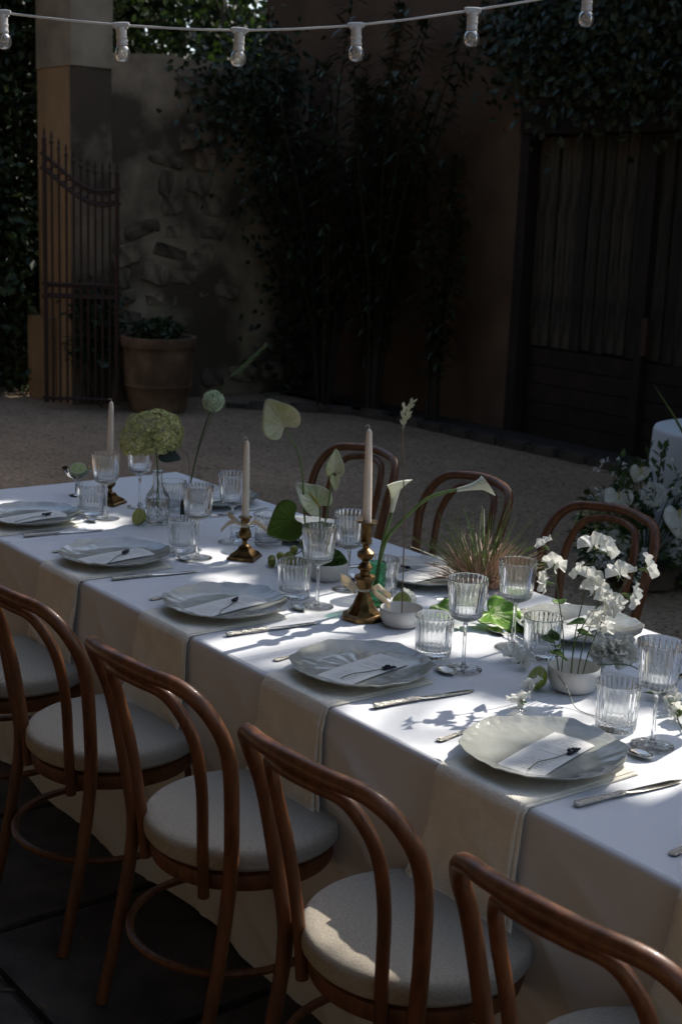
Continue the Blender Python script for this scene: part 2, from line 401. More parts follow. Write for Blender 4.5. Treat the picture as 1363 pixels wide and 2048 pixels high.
# door wall
DY = 6.35
dw = MB()
def dwf(u, v):
    x = -9.2+u*(9.2-5.46); z = v*4.7
    return (x, DY+.02*noise.noise(Vector((x*1.2, z*1.2, 4)))+.008*noise.noise(Vector((x*6, z*6, 8))), z)
dw.sheet(dwf, 40, 44)
dw.box((-7.32, DY+.27, 2.35), (3.72, .46, 4.7)); dw.box((1.0, DY+.265, 2.35), (7.6, .47, 4.7)); dw.box((-4.13, DY+.265, 3.69), (2.66, .47, 2.02))
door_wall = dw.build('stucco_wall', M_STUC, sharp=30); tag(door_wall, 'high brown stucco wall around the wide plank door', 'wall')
# wide plank door
door = thing('barn_door', 'wide weathered double plank door with dark boards along the bottom', 'door', (-4.13, DY+.06, 0))
MB().box((0, .10, 1.33), (2.62, .03, 2.66)).build('backing', M_DOORD, door)
MB().box((0, -.02, 2.56), (2.66, .16, .22)).build('lintel', M_DOORD, door)
MB().box((-1.27, -.02, 1.22), (.10, .14, 2.44)).build('jamb', M_DOORD, door); MB().box((1.27, -.02, 1.22), (.10, .14, 2.44)).build('jamb', M_DOORD, door)
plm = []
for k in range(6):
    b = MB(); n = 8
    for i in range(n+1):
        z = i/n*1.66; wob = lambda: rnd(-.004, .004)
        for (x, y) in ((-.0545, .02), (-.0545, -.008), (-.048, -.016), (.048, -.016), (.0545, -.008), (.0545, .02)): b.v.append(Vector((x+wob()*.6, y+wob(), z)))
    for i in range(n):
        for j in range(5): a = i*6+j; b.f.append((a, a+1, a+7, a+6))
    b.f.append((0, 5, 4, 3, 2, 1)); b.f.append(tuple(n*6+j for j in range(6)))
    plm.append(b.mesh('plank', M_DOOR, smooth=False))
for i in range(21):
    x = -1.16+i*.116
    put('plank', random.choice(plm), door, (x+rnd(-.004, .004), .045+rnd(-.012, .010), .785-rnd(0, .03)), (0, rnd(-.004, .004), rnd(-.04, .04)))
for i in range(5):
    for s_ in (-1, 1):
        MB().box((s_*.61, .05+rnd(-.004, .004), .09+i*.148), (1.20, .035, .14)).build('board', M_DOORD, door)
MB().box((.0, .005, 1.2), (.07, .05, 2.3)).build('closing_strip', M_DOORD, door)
MB().box((.06, -.012, .95), (.05, .05, .28)).build('latch', M_IRON, door)
# stone kerb of the planting bed
for (nm, pts) in (('kerb', [(-7.7, 5.0), (-7.3, 5.45), (-6.9, 5.82), (-6.2, 5.93), (-5.4, 5.93), (-4.6, 5.95), (-3.8, 5.97), (-2.9, 5.98)]),):
    kb = MB().sheet(lambda u, v: (-8.3+u*5.6, 5.98+v*.36 - (0 if u > .12 else .0), .045), 20, 2).build('planting_bed', M_SOIL, sharp=0); tag(kb, kind='structure')
    ks = MB().tube([(x, y, .02) for x, y in pts], .03, 4).build('kerb', M_PAVE, smooth=False); tag(ks, kind='structure')
    ksm = [MB().box((0, 0, 0), (rnd(.26, .32), .11, .07), tap=.85).mesh('kerb_stone', M_PAVE, False) for _ in range(3)]
    P = crom([(x, y, .05) for x, y in pts], 5)
    acc = 0
    for i in range(1, len(P)):
        acc += (P[i]-P[i-1]).length
        if acc > .3:
            acc = 0; d = P[i]-P[i-1]; put('kerb_stone', random.choice(ksm), ks, (P[i].x, P[i].y, .03+rnd(-.01, .01)), (rnd(-.05, .05), rnd(-.05, .05), math.atan2(d.y, d.x)))
# unseen house added behind the camera to block side sky and bounce warm light
hs = thing('sky_blocking_house', 'unseen ochre house front added to block sky light opposite the plank door', 'house', (-1, -4.6, 0))
MB().box((0, -.4, 4.2), (24, .8, 8.4)).build('wall', mat('house_render', (.15, .115, .078), .95, var=.2, vs=2, bump=.3, bs=14), hs, smooth=False)
for i in range(5):
    for zz in (1.3, 4.3, 6.6):
        wn_ = MB().box((-8+i*4, .02, zz+.2), (1.1, .06, 1.6)).build('window', M_DOORD, hs, smooth=False)
MB().box((0, .0, 8.53), (24.6, 2.0, .25)).build('eaves', M_DOORD, hs, smooth=False)

# --- foliage helpers
def crown(b, n, samp, L, Wd, lift=0):
    for _ in range(n):
        p = samp()
        if p is None: continue
        d = rvec(); d.z -= .25; d.normalize(); nr = (rvec()+Vector((0, 0, .8))).normalized()
        l = L*rnd(.65, 1.3); b.leaf(p, d, nr, l, Wd*l/L)
def clumps(cs, spread):
    def f():
        c, r = random.choice(cs); return c+Vector((random.gauss(0, 1)*r[0], random.gauss(0, 1)*r[1], random.gauss(0, 1)*r[2]))*spread
    return f
def tree(name, label, cat, base, h, cs, nleaf, L, Wd, material, group=None, tr=.11):
    t = thing(name, label, cat, base, group=group)
    bx = Vector(base)
    b = MB(); top = Vector((rnd(-.2, .2), rnd(-.2, .2), h))
    trunk = crom([(0, 0, -.05), (rnd(-.1, .1), rnd(-.1, .1), h*.35), (rnd(-.15, .15), rnd(-.15, .15), h*.7), top], 4)
    b.tube(trunk, [tr, tr*.75, tr*.5, tr*.25], 8)
    for c, r in cs[::max(1, len(cs)//10)]:
        c0 = c-bx; s0 = trunk[int(len(trunk)*rnd(.45, .9))]; mid = (s0+c0)/2+Vector((0, 0, .15))
        b.tube(crom([s0, mid, c0], 4), [tr*.38, tr*.1], 5)
    b.build('trunk', M_BARK, t)
    b = MB(); fs = clumps([(c-bx, r) for c, r in cs], .5); crown(b, nleaf, fs, L, Wd)
    b.build('crown', material, t, smooth=False); return t

# trees beyond the stone wall
for i, (x, y, h, lab) in enumerate(((-11.5, 5.3, 6.2, 'leafy tree catching sun above the crumbling stone wall'), (-12.2, 7.7, 6.6, 'leafy tree behind the corner of stone and stucco walls'), (-12.0, 4.1, 6.4, 'leafy tree beside the ochre pillar beyond the gate'))):
    cs = [(Vector((x+rnd(-1.3, 1.3), y+rnd(-1.5, 1.5), rnd(2.3, h))), (.8, .8, .6)) for _ in range(34)]
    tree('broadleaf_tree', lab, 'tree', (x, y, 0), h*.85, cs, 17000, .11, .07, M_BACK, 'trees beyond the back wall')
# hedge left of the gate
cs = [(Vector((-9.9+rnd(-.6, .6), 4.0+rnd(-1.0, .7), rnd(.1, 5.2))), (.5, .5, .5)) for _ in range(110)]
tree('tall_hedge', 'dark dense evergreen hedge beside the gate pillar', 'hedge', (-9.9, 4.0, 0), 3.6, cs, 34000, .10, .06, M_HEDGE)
# far wood so that no gap opens to the horizon
b = MB()
def fwood():
    a = rnd(R(60), R(240)); r = rnd(17, 21); return Vector((r*math.cos(a), r*math.sin(a), rnd(0, 8)))
crown(b, 26000, fwood, .42, .28); o = b.build('distant_wood', M_HEDGE, smooth=False); tag(o, 'dark wood beyond the garden walls', 'wood', kind='stuff')
# the trees behind the door wall whose crowns throw the dapples on the table
LIT = [(.16, .98, .26, .13), (.24, .80, .20, .12), (.28, .60, .15, .09), (-.11, .52, .10, .12), (-.01, .32, .13, .11), (.10, .08, .09, .13), (.12, .43, .12, .06),
       (.72, .08, .17, .10), (.76, .25, .13, .09), (.90, .43, .14, .07), (1.02, .50, .14, .09), (1.12, .33, .11, .08), (1.0, -.01, .08, .04),
       (-1.31, .37, .09, .08), (-.74, .46, .07, .07), (-.48, .36, .05, .04), (.84, -.04, .09, .05), (-.07, 1.0, .15, .11), (.45, 1.06, .12, .06), (-.06, .88, .13, .10), (-1.7, .2, .05, .07), (-.95, 1.0, .08, .05)]
def lit(u, v):
    s_ = -1
    for (x, y, a, c) in LIT:
        q = ((u-x)/(a+.05))**2+((v-y)/(c+.045))**2
        s_ = max(s_, 1.25-q)
    s_ += .35*noise.noise(Vector((u*7, v*7, 1)))+.2*noise.noise(Vector((u*17, v*17, 4)))
    return s_ > .12
groups = {-1: MB(), 0: MB(), 1: MB()}
bases = {-1: Vector((-3.4, 8.3, 0)), 0: Vector((-.8, 8.9, 0)), 1: Vector((1.8, 8.4, 0))}
for (n_, ur, vr, inside) in ((19000, (-2.4, 2.6), (-.3, 1.35), True), (17000, (-4.4, 3.8), (-2.2, 1.75), False)):
    cnt = 0
    while cnt < n_:
        u = rnd(*ur); v = rnd(*vr); t = rnd(3.6, 5.3)
        if -2.4 < u < 2.6 and -.3 < v < 1.35:
            if lit(u, v): continue
        elif noise.noise(Vector((u*2.3, v*2.3, 11))) > .42: continue
        p = Vector((u+SX*t, v+t, .75+SZ*t)); k = -1 if u < -1.5 else (0 if u < 1 else 1)
        d = rvec(); nr = (sd+rvec()*.7).normalized(); l = .08*rnd(.7, 1.2); groups[k].leaf(p-bases[k]-d*l*.5, d, nr, l, l*.62); cnt += 1
for k in groups:
    t = thing('shade_tree', ['broad shade tree behind the plank door wall', 'broad shade tree behind the stucco wall by the flowers', 'broad shade tree past the end of the stucco wall'][k+1], 'tree', tuple(bases[k]), group='shade trees behind the stucco wall')
    b = MB(); trk = crom([(0, 0, -.05), (.1, .05, 2.5), (-.05, -.1, 5), (.1, -.3, 6.4)], 4); b.tube(trk, [.2, .16, .12, .06], 8)
    for q in range(5): 
        vv = Vector(random.choice(groups[k].v)); s0 = trk[random.randint(8, 12)]; b.tube(crom([s0, (s0+vv)/2+Vector((0, -.2, .9)), vv], 6), [.026, .006], 5)
    b.build('trunk', M_BARK, t); groups[k].build('crown', M_TREE, t, smooth=False)
# unseen trees added round the yard to keep low sky light out
for (x, y, lab) in ((7.5, 2.5, 'added unseen leafy tree past the near end of the long table'), (6.8, -3.5, 'added unseen leafy tree between the house front and the near end of the table'), (-7.5, -2.6, 'added unseen leafy tree between the house front and the iron gate')):
    cs = [(Vector((x+rnd(-1.5, 1.5), y+rnd(-1.8, 1.8), rnd(1.0, 6.0))), (.8, .8, .7)) for _ in range(30)]
    tree('broadleaf_tree', lab, 'tree', (x, y, 0), 5, cs, 6000, .16, .11, M_HEDGE, 'added trees around the yard')

# unseen spreading tree, added so its crown cuts sky light on the near seats
cs = [(Vector((rnd(-5.5, 4.5), rnd(-4.2, -.55), rnd(3.8, 5.4))), (.75, .40, .45)) for _ in range(110)]
tree('sky_blocking_tree', 'added unseen broad tree whose low crown blocks sky light over the paving', 'tree', (-3.2, -3.4, 0), 4.6, cs, 34000, .16, .11, M_HEDGE, tr=.2)

# oleander against the wall
def oleander(base, label, n, hmax, lean, group):
    t = thing('oleander_shrub', label, 'shrub', base, group=group); st = MB(); lv = MB()
    for i in range(n):
        a = rnd(0, TAU); h = hmax*rnd(.55, 1); lx = math.cos(a)*lean*rnd(.3, 1); ly = math.sin(a)*lean*.45
        P = crom([(math.cos(a)*.06, math.sin(a)*.06, 0), (lx*.25, ly*.3, h*.4), (lx*.7, ly*.8, h*.75), (lx*1.1, ly, h)], 7)
        st.tube(P, [.014, .010, .004], 5)
        for j in range(len(P)):
            if j < len(P)*.22: continue
            for q in range(8):
                aa = rnd(0, TAU); d = Vector((math.cos(aa), math.sin(aa), rnd(.0, .9))).normalized()
                lv.lance(P[j]+Vector((0, 0, rnd(-.05, .05))), d, Vector((0, 0, 1)), rnd(.12, .24), rnd(.022, .036), rnd(.1, .7))
        for q in range(10):
            aa = rnd(0, TAU); lv.lance(P[-1], Vector((math.cos(aa)*.6, math.sin(aa)*.6, .8)).normalized(), Vector((0, 0, 1)), .13, .022, .1)
    st.build('stem', mat('dark_stem', (.022, .017, .011), .8), t); lv.build('foliage', M_OLE, t, smooth=False); return t
oleander((-6.75, 5.95, .04), 'tall dark oleander shrub with the thinnest upright shoots against brown stucco', 17, 3.3, .95, 'oleanders in the wall bed')
oleander((-7.35, 5.85, .04), 'tall dense dark oleander shrub filling the corner of the walls', 22, 3.5, 1.15, 'oleanders in the wall bed')
oleander((-6.1, 6.1, .04), 'slender oleander shrub growing closest to the plank door', 7, 2.3, .45, 'oleanders in the wall bed')
# creepers
def creeper(name, label, pts, n, L, Wd, nrm):
    t = thing(name, label, 'creeper', tuple(pts[0])); o0 = Vector(pts[0]); b = MB(); bs = MB()
    for i in range(len(pts)-1):
        P = crom([Vector((0, 0, 0)) if i == 0 else Vector(pts[i])-o0, (Vector(pts[i])+Vector(pts[i+1]))/2-o0+rvec()*.08, Vector(pts[i+1])-o0], 5); bs.tube(P, .012, 5)
    for _ in range(n):
        i = random.randint(0, len(pts)-2); u = random.random(); p = Vector(pts[i]).lerp(Vector(pts[i+1]), u)-o0
        off = Vector((random.gauss(0, .28), random.gauss(0, .28), random.gauss(0, .26)))
        off -= nrm*off.dot(nrm); p = p+off+nrm*abs(random.gauss(.05, .10))
        d = (Vector((rnd(-1, 1), rnd(-1, 1), rnd(-1.4, .2)))); d.normalize(); b.leaf(p, d, (nrm+rvec()*.6).normalized(), L*rnd(.7, 1.2), Wd*rnd(.7, 1.2))
    bs.build('stem', M_BARK, t); b.build('foliage', M_IVY, t, smooth=False)
creeper('wall_creeper', 'dark creeper hanging over the top of the plank door', [(-5.55, 6.27, 3.25), (-5.0, 6.25, 3.15), (-4.4, 6.25, 3.0), (-3.6, 6.25, 3.0), (-2.6, 6.25, 3.1), (-4.2, 6.25, 3.7), (-3.0, 6.25, 3.9)], 6000, .085, .06, Vector((0, -1, 0)))
creeper('wall_creeper', 'dark creeper trailing down the stone wall next to the oleanders', [(-8.28, 6.2, .05), (-8.28, 6.1, 1.5), (-8.27, 5.7, 2.6), (-8.27, 5.2, 2.9), (-8.27, 6.0, 3.05)], 1900, .08, .06, Vector((1, 0, 0)))

# terracotta pots
def pot(base, r, h, label, leaf_n, lr, lh, lab2, sc):
    t = thing('terracotta_pot', label, 'pot', base)
    MB().lathe([(r*.72, 0), (r*.80, h*.2), (r*.88, h*.34), (r*.90, h*.35), (r*.90, h*.37), (r*.88, h*.38), (r*.93, h*.7), (r*.945, h*.86), (r*1.0, h*.87), (r*1.02, h*.93), (r, h), (r*.88, h), (r*.86, h*.92)], 48, cap=(True, False)).build('body', M_TERRA, t)
    MB().lathe([(r*.87, h*.925), (.01, h*.94)], 24, cap=(False, True)).build('soil', M_SOIL, t)
    p = thing('potted_shrub', lab2, 'shrub', (base[0], base[1], base[2]+h*.93))
    b = MB(); stb = MB()
    for i in range(14):
        a = rnd(0, TAU); q = Vector((math.cos(a)*lr*rnd(.2, .8), math.sin(a)*lr*rnd(.2, .8), lh*rnd(.4, .9))); stb.tube(crom([(0, 0, 0), q*.5+Vector((0, 0, .04)), q], 3), [.008, .003], 5)
    def sm():
        v = rvec()*random.random()**.4; return Vector((v.x*lr, v.y*lr, lh*.5+v.z*lh*.5))
    crown(b, leaf_n, sm, .06*sc, .03*sc); stb.build('stem', M_BARK, p); b.build('foliage', M_HEDGE, p, smooth=False)
pot((-7.77, 4.33, 0), .335, .66, 'large terracotta pot with rolled rim against the stone wall', 900, .24, .20, 'low dark shrub growing in the large terracotta pot', 1)
cs = [(Vector((-8.14+rnd(-.12, .1), 3.98+rnd(-.2, .2), rnd(.45, 1.0))), (.12, .15, .14)) for _ in range(14)]
tree('gate_shrub', 'dark bushy shrub growing behind the gate bars', 'shrub', (-8.15, 4.0, 0), .8, cs, 1800, .07, .035, M_HEDGE, tr=.018)

# ================================================================== TABLE
tb = thing('dining_table', 'long trestle table hidden under the white floor length cloth', 'table', (.1, W/2, 0))
MB().box((0, 0, .725), (X1-X0-.03, W-.03, .03)).build('tabletop', M_WOOD, tb, smooth=False)
for x in (-1.8, -.6, .6, 1.8):
    for y in (-.4, .4): MB().box((x, y, .355), (.06, .06, .71)).build('leg', M_WOOD, tb, smooth=False)
# tablecloth: flat top, rounded edge, hanging sides to the floor
def wave(s, side):
    return .55*math.sin(s*5.3+side*1.7)+.35*math.sin(s*11.7+side*.9+.6)+.25*math.sin(s*3.1+2.2*side)
def coff(s, side, z):
    """outward offset of the hanging cloth at perimeter length s and height z"""
    t = max(0, (TZ-.012-z)/TZ)
    wr = noise.noise(Vector((s*2.4+z*4.5, z*3.2-s*.6, side+.3)))*.010+noise.noise(Vector((s*6.5+z*7, z*10, side+4.1)))*.0035
    cr = sum(math.exp(-((s-c)/.010)**2) for c in (.77, 1.75, 2.83, 3.87))*.0035+math.exp(-((z-.42-.015*math.sin(s*2))/.008)**2)*.003
    fo = sum(max(0, 1-abs(noise.noise(Vector((s*f+z*g, z*h, side+k)))))**14*a for (f, g, h, k, a) in ((1.5, 2.6, 1.2, 7.7, .008), (2.4, 4.4, .6, 3.9, .006), (3.4, 2.2, 2.0, 1.2, .004)))
    return .006+.030*t+.024*t**1.3*wave(s, side)+wr*min(1, t*4)+cr*min(1, t*6)+fo*min(1, t*7)
def cloth():
    b = MB(); nx, ny = 90, 26; rows = 48
    # top
    def topf(u, v):
        x = X0+.012+u*(X1-X0-.024); y = .012+v*(W-.024)
        cre = 0
        for cx_ in (-1.2, -.22, .86, 1.9): cre += .0018*math.exp(-((x-cx_)/.010)**2)
        for cy_ in (.36, .74): cre += .0015*math.exp(-((y-cy_)/.009)**2)
        return (x, y, TZ+.0012*noise.noise(Vector((x*3, y*3, 0)))+.0006*noise.noise(Vector((x*9, y*9, 7)))+cre)
    b.sheet(topf, 300, 90)
    # sides as one loop
    segs = []
    for i in range(480): segs.append((X0+.012+(X1-X0-.024)*i/480, .012, 0, -1, i/480*(X1-X0), 0))
    for i in range(60): segs.append((X1-.012, .012+(W-.024)*i/60, 1, 0, i/60*W, 1))
    for i in range(220): segs.append((X1-.012-(X1-X0-.024)*i/220, W-.012, 0, 1, i/220*(X1-X0), 2))
    for i in range(60): segs.append((X0+.012, W-.012-(W-.024)*i/60, -1, 0, i/60*W, 3))
    n = len(segs); b0 = len(b.v); lens = {0: X1-X0, 1: W, 2: X1-X0, 3: W}
    rws = [None]+[('a', a) for a in (30, 60, 90)]+[('h', k/rows) for k in range(1, rows+1)]
    for rw in rws:
        for i, (x, y, nx_, ny_, s, side) in enumerate(segs):
            # normals turn round the corner
            d0 = s; d1 = lens[side]-s; nn = Vector((nx_, ny_, 0)); prev = {0: Vector((-1, 0, 0)), 1: Vector((0, -1, 0)), 2: Vector((1, 0, 0)), 3: Vector((0, 1, 0))}[side]
            nxt = {0: Vector((1, 0, 0)), 1: Vector((0, 1, 0)), 2: Vector((-1, 0, 0)), 3: Vector((0, -1, 0))}[side]
            k0 = max(0, .5-d0/.12) if d0 < .06 else 0; k1 = max(0, .5-d1/.12) if d1 < .06 else 0
            nn = (nn*(1-k0-k1)+prev*k0+nxt*k1).normalized()
            if rw is None: p = Vector((x, y, TZ))
            elif rw[0] == 'a':
                a = R(rw[1]); p = Vector((x, y, TZ-.012+.012*math.cos(a)))+nn*.012*math.sin(a)
            else:
                z = (TZ-.012)*(1-rw[1])+.026*rw[1]; corner = math.exp(-min(d0, d1)/.07)
                off = coff(s, side, z)+corner*.07*rw[1]
                z2 = z+(.008*wave(s*1.3, side) if rw[1] == 1 else 0)
                p = Vector((x, y, z2))+nn*(.012+off-.006)
            b.v.append(p)
    for r_ in range(len(rws)-1):
        for i in range(n):
            j = (i+1) % n; b.f.append((b0+r_*n+i, b0+(r_+1)*n+i, b0+(r_+1)*n+j, b0+r_*n+j))
    return b
tc = cloth().build('tablecloth', M_CLOTH, sharp=0)
tag(tc, 'white cotton tablecloth falling to the ground around the long table', 'tablecloth')

# cream linen napkins hanging over the near edge below each plate
NAPX = [-1.40, -.80, -.20, .385, .997, 1.60]
ORD = ['by the glass compote', 'by the cut glass bottle', 'by the short brass candlestick', 'by the tall brass candlestick', 'by the sweet pea bowl', 'past the sweet pea bowl']
def napkin(cx, i):
    b = MB(); rot = rnd(-.03, .03); hang = rnd(.230, .239); tail = rnd(.04, .075); ph = rnd(0, 6)
    for lay in (0, 1):
        wd = .235-.012*lay; sh = .016*lay
        def f(u, v, lay=lay, wd=wd, sh=sh):
            x = (u-.5)*wd+sh; L = .30+.02+hang+tail; s = v*L; y0 = .30
            lift = .0045-.0018*lay
            if s < y0:
                y = y0-s; z = TZ+lift+.0012+.0008*noise.noise(Vector((x*14, y*14, i))); x += rot*y
            elif s < y0+.02:
                a = (s-y0)/.02*PI/2; y = -.0085*math.sin(a); z = TZ-.008+(.008+lift+.0012)*math.cos(a)
            else:
                q = s-y0-.02; t = min(1, q/hang); e = max(0, q-hang)
                z = TZ-.008-min(q, hang)-.15*e
                x += (u-.5)*.05*t*t-.012*t
                y = -(coff(cx+x-X0, 0, z)+.007+.0025*(1-lay)+.012*t*t+.006*t*math.sin(u*5+ph+lay)+.004*t*noise.noise(Vector((u*4, q*16, i))))-e*.9
                z += e*.10*math.sin(u*3+ph)
            return (cx+x, y, z)
        b.sheet(f, 24, 64)
    o = b.build('linen_napkin', M_NAP, sharp=0)
    md = o.modifiers.new('thickness', 'SOLIDIFY'); md.thickness = .0016; md.offset = 1
    tag(o, 'cream linen napkin hanging over the table edge '+ORD[i], 'napkin', 'linen napkins on the near side')
for i, x in enumerate(NAPX): napkin(x, i)

# ------------------------------------------------------------------ plates, cards, lavender, cutlery
def prf(a, r, z):
    k = max(0, (r-.098)/.068)
    s_ = .55*math.cos(6*a)+.30*math.cos(12*a+.4)+.22*math.cos(18*a+1.1)
    q = Vector((r*math.cos(a)*40, r*math.sin(a)*40, 3))
    return r*(1+.024*s_*k*k), z+k*k*(.0022*s_)+(.0024*noise.noise(q)*min(1, k*3) if z > .008 else 0)
plate_me = MB().lathe([(.0, .004), (.086, .004), (.088, .0), (.095, .0), (.099, .006), (.13, .0105), (.154, .017), (.1655, .0245), (.1668, .0258), (.1655, .0268), (.160, .0250), (.150, .0195), (.13, .0135), (.114, .0095), (.104, .0085), (.0, .0082)], 180, prf, cap=(False, False)).mesh('dinner_plate', M_PLATE, sharp=50)
def cardm():
    b = MB()
    b.sheet(lambda u, v: ((u-.5)*.098, (v-.5)*.232, .0012*math.cos((v-.5)*5)+.0006), 4, 16); b.sheet(lambda u, v: ((u-.5)*.098, (v-.5)*.232, .0012*math.cos((v-.5)*5)-.0002), 4, 16)
    n = 5*17
    def rim(idx):
        for a, c in zip(idx[:-1], idx[1:]): b.f.append((a, c, c+n, a+n))
    rim([j for j in range(17)]); rim([4*17+j for j in range(17)]); rim([i*17 for i in range(5)]); rim([i*17+16 for i in range(5)])
    return b.mesh('menu_card', M_CARD, sharp=30)
card_me = cardm()
def lav(i):
    t = thing('lavender_sprig', '', 'sprig'); b = MB(); k = rnd(-.005, .005)
    P = crom([(0, -.062, .002), (k, -.03, .004), (-k*.6, .01, .003), (.006, .045, .004)], 5); b.tube(P, [.0011, .0009], 5); b.build('stem', M_STEMD, t)
    b = MB()
    for q in range(16):
        z = q/16; a = rnd(0, TAU); c = Vector((.006+.004*z+math.cos(a)*.0035*(1-z*.5), .045+z*.028, .006+math.sin(a)*.003)); b.ball(c, .0036*(1-.4*z), 6, 4, (1, 1.5, .9))
    b.build('bud', M_LAV, t); return t
def handle_prof(k): return [(-.5, .6), (-.47, 1.0), (-.40, .88), (-.30, .62), (0, .5), (.3, .42), (.42, .5), (.47, .62), (.5, .45)]
def flat_tube(b, pts, n=10):
    """pts: (y, halfwidth, halfthick, z)"""
    b0 = len(b.v)
    for (y, hw, ht, z) in pts:
        for k in range(n): a = TAU*k/n; b.v.append(Vector((hw*math.cos(a), y, z+ht*math.sin(a))))
    for i in range(len(pts)-1):
        for k in range(n): k2 = (k+1) % n; b.f.append((b0+i*n+k, b0+(i+1)*n+k, b0+(i+1)*n+k2, b0+i*n+k2))
    b.f.append(tuple(b0+k for k in range(n))); b.f.append(tuple(b0+(len(pts)-1)*n+k for k in range(n))[::-1])
kh = MB(); flat_tube(kh, [(-.135, .004, .003, .006), (-.132, .009, .005, .006), (-.126, .0105, .0055, .006), (-.118, .0085, .005, .006), (-.108, .0095, .005, .006), (-.09, .0075, .0045, .006), (-.06, .0068, .0044, .006), (-.035, .0066, .0044, .006), (-.027, .0085, .005, .006), (-.02, .0075, .005, .006), (-.014, .005, .004, .006)])
kb_ = MB(); flat_tube(kb_, [(-.014, .005, .003, .006), (-.004, .0075, .0022, .005), (.03, .0095, .0014, .004), (.08, .0102, .0011, .003), (.11, .0095, .001, .003), (.125, .0065, .0008, .003), (.135, .001, .0006, .003)], 8)
kh_me = kh.mesh('handle', M_SILVER_T, sharp=0); kb_me = kb_.mesh('blade', M_SILVER, sharp=50)
fk = MB(); flat_tube(fk, [(-.135, .002, .0015, .003), (-.132, .008, .002, .003), (-.12, .0095, .0022, .003), (-.10, .007, .002, .003), (-.06, .004, .0018, .004), (0, .003, .002, .010), (.03, .003, .002, .013), (.05, .006, .0014, .010), (.062, .0115, .0012, .006), (.075, .0125, .0011, .004)], 8)
fk_me = fk.mesh('handle', M_SILVER_T, sharp=0)
tine = MB(); flat_tube(tine, [(.072, .0016, .0010, .004), (.10, .0014, .0009, .0045), (.125, .0012, .0008, .007), (.135, .0005, .0005, .010)], 6); tine_me = tine.mesh('tine', M_SILVER, sharp=0)
sh_ = MB(); flat_tube(sh_, [(-.105, .002, .0015, .003), (-.10, .0075, .002, .003), (-.085, .007, .002, .003), (-.05, .0035, .0018, .005), (0, .0028, .0018, .010), (.035, .003, .0016, .009), (.045, .004, .0012, .007)], 8); sh_me = sh_.mesh('handle', M_SILVER_T, sharp=0)
sb = MB()
def sbf(u, v):
    r = u; a = TAU*v; return (.019*r*math.sin(a), .072+.030*r*math.cos(a)*(1+.1*math.cos(a)), .0015+.0065*r*r)
sb.sheet(sbf, 6, 24); sb_me = sb.mesh('bowl', M_SILVER, sharp=0)
def knife(loc, rz, label, g):
    t = thing('table_knife', label, 'knife', loc, rz, g); put('handle', kh_me, t); put('blade', kb_me, t)
def fork(loc, rz, label, g):
    t = thing('table_fork', label, 'fork', loc, rz, g); put('handle', fk_me, t)
    for k in range(4): put('tine', tine_me, t, ((k-1.5)*.0062, 0, 0))
def spoon(loc, rz, label, g):
    t = thing('dessert_spoon', label, 'spoon', loc, rz, g); put('handle', sh_me, t); o = put('bowl', sb_me, t)
    md = o.modifiers.new('thickness', 'SOLIDIFY'); md.thickness = .001
PXN = [-1.42, -.823, -.222, .378, .976, 1.58]
for i, x in enumerate(PXN):
    y = .19+rnd(-.006, .006); z = TZ+.0085; w_ = ORD[i]
    o = put('dinner_plate', plate_me, None, (x, y, z), (0, 0, rnd(0, TAU))); tag(o, 'scalloped grey-white plate on a napkin '+w_, 'plate', 'plates on the near side')
    rz = R(10)+rnd(-.13, .10)
    o = put('menu_card', card_me, None, (x+.012, y+.004, z+.0108), (0, 0, rz)); tag(o, 'printed ivory menu card on the plate '+w_, 'card', 'menu cards on the near side')
    t = lav(i); t.location = (x+.012+.03, y-.022, z+.0125); t.scale = (1.15, 1.15, 1.15); t.rotation_euler = (0, 0, rz+R(14)+rnd(-.45, .35)); tag(t, 'dried lavender sprig on the menu card '+w_, 'sprig', 'lavender sprigs on the near side')
    knife((x+.206, .212, TZ+.001), R(-7)+rnd(-.03, .03), 'silver knife with chased handle right of the plate '+w_, 'knives on the near side')
    fork((x-.20, .206, TZ+.001), R(6)+rnd(-.03, .03), 'silver fork tucked under the plate '+w_, 'forks on the near side')
    spoon((x+.02, .372, TZ+.001), R(-90)+rnd(-.05, .05), 'small silver spoon lying beyond the plate '+w_, 'spoons on the near side')
PXF = [-1.4, -.8, -.2, .41, 1.0]; FORD = ['facing the cut glass bottle', 'facing the moss bowl', 'beside the grass tuft', 'facing the sweet pea bowl', 'past the white carnation']
for i, x in enumerate(PXF):
    y = .895; z = TZ+.0085
    o = put('dinner_plate', plate_me, None, (x, y, z-.006), (0, 0, rnd(0, TAU))); tag(o, 'scalloped grey-white plate before the empty chairs on the gravel, '+FORD[i], 'plate', 'plates on the gravel side')
    o = put('menu_card', card_me, None, (x-.005, y, z+.005), (0, 0, PI+R(10)+rnd(-.1, .1))); tag(o, 'ivory menu card on the gravel-side plate '+FORD[i], 'card', 'menu cards on the gravel side')
    t = lav(i); t.location = (x-.02, y, z+.0068); t.rotation_euler = (0, 0, PI-R(70)+rnd(-.3, .3)); tag(t, 'dried lavender sprig on the gravel-side card '+FORD[i], 'sprig', 'lavender sprigs on the gravel side')
    knife((x-.206, W-.212, TZ+.001), PI-R(5), 'silver knife beside the gravel-side plate '+FORD[i], 'knives on the gravel side')
    fork((x+.20, W-.206, TZ+.001), PI+R(5), 'silver fork beside the gravel-side plate '+FORD[i], 'forks on the gravel side')
    spoon((x-.03, W-.385, TZ+.001), R(90), 'small silver spoon beyond the gravel-side plate '+FORD[i], 'spoons on the gravel side')

# ------------------------------------------------------------------ glassware
def flute(n, d, z0, z1):
    def f(a, r, z):
        k = min(1, max(0, (z-z0)/.012))*min(1, max(0, (z1-z)/.014))
        return r*(1-d*k*abs(math.sin(n*a/2))**.7), z
    return f
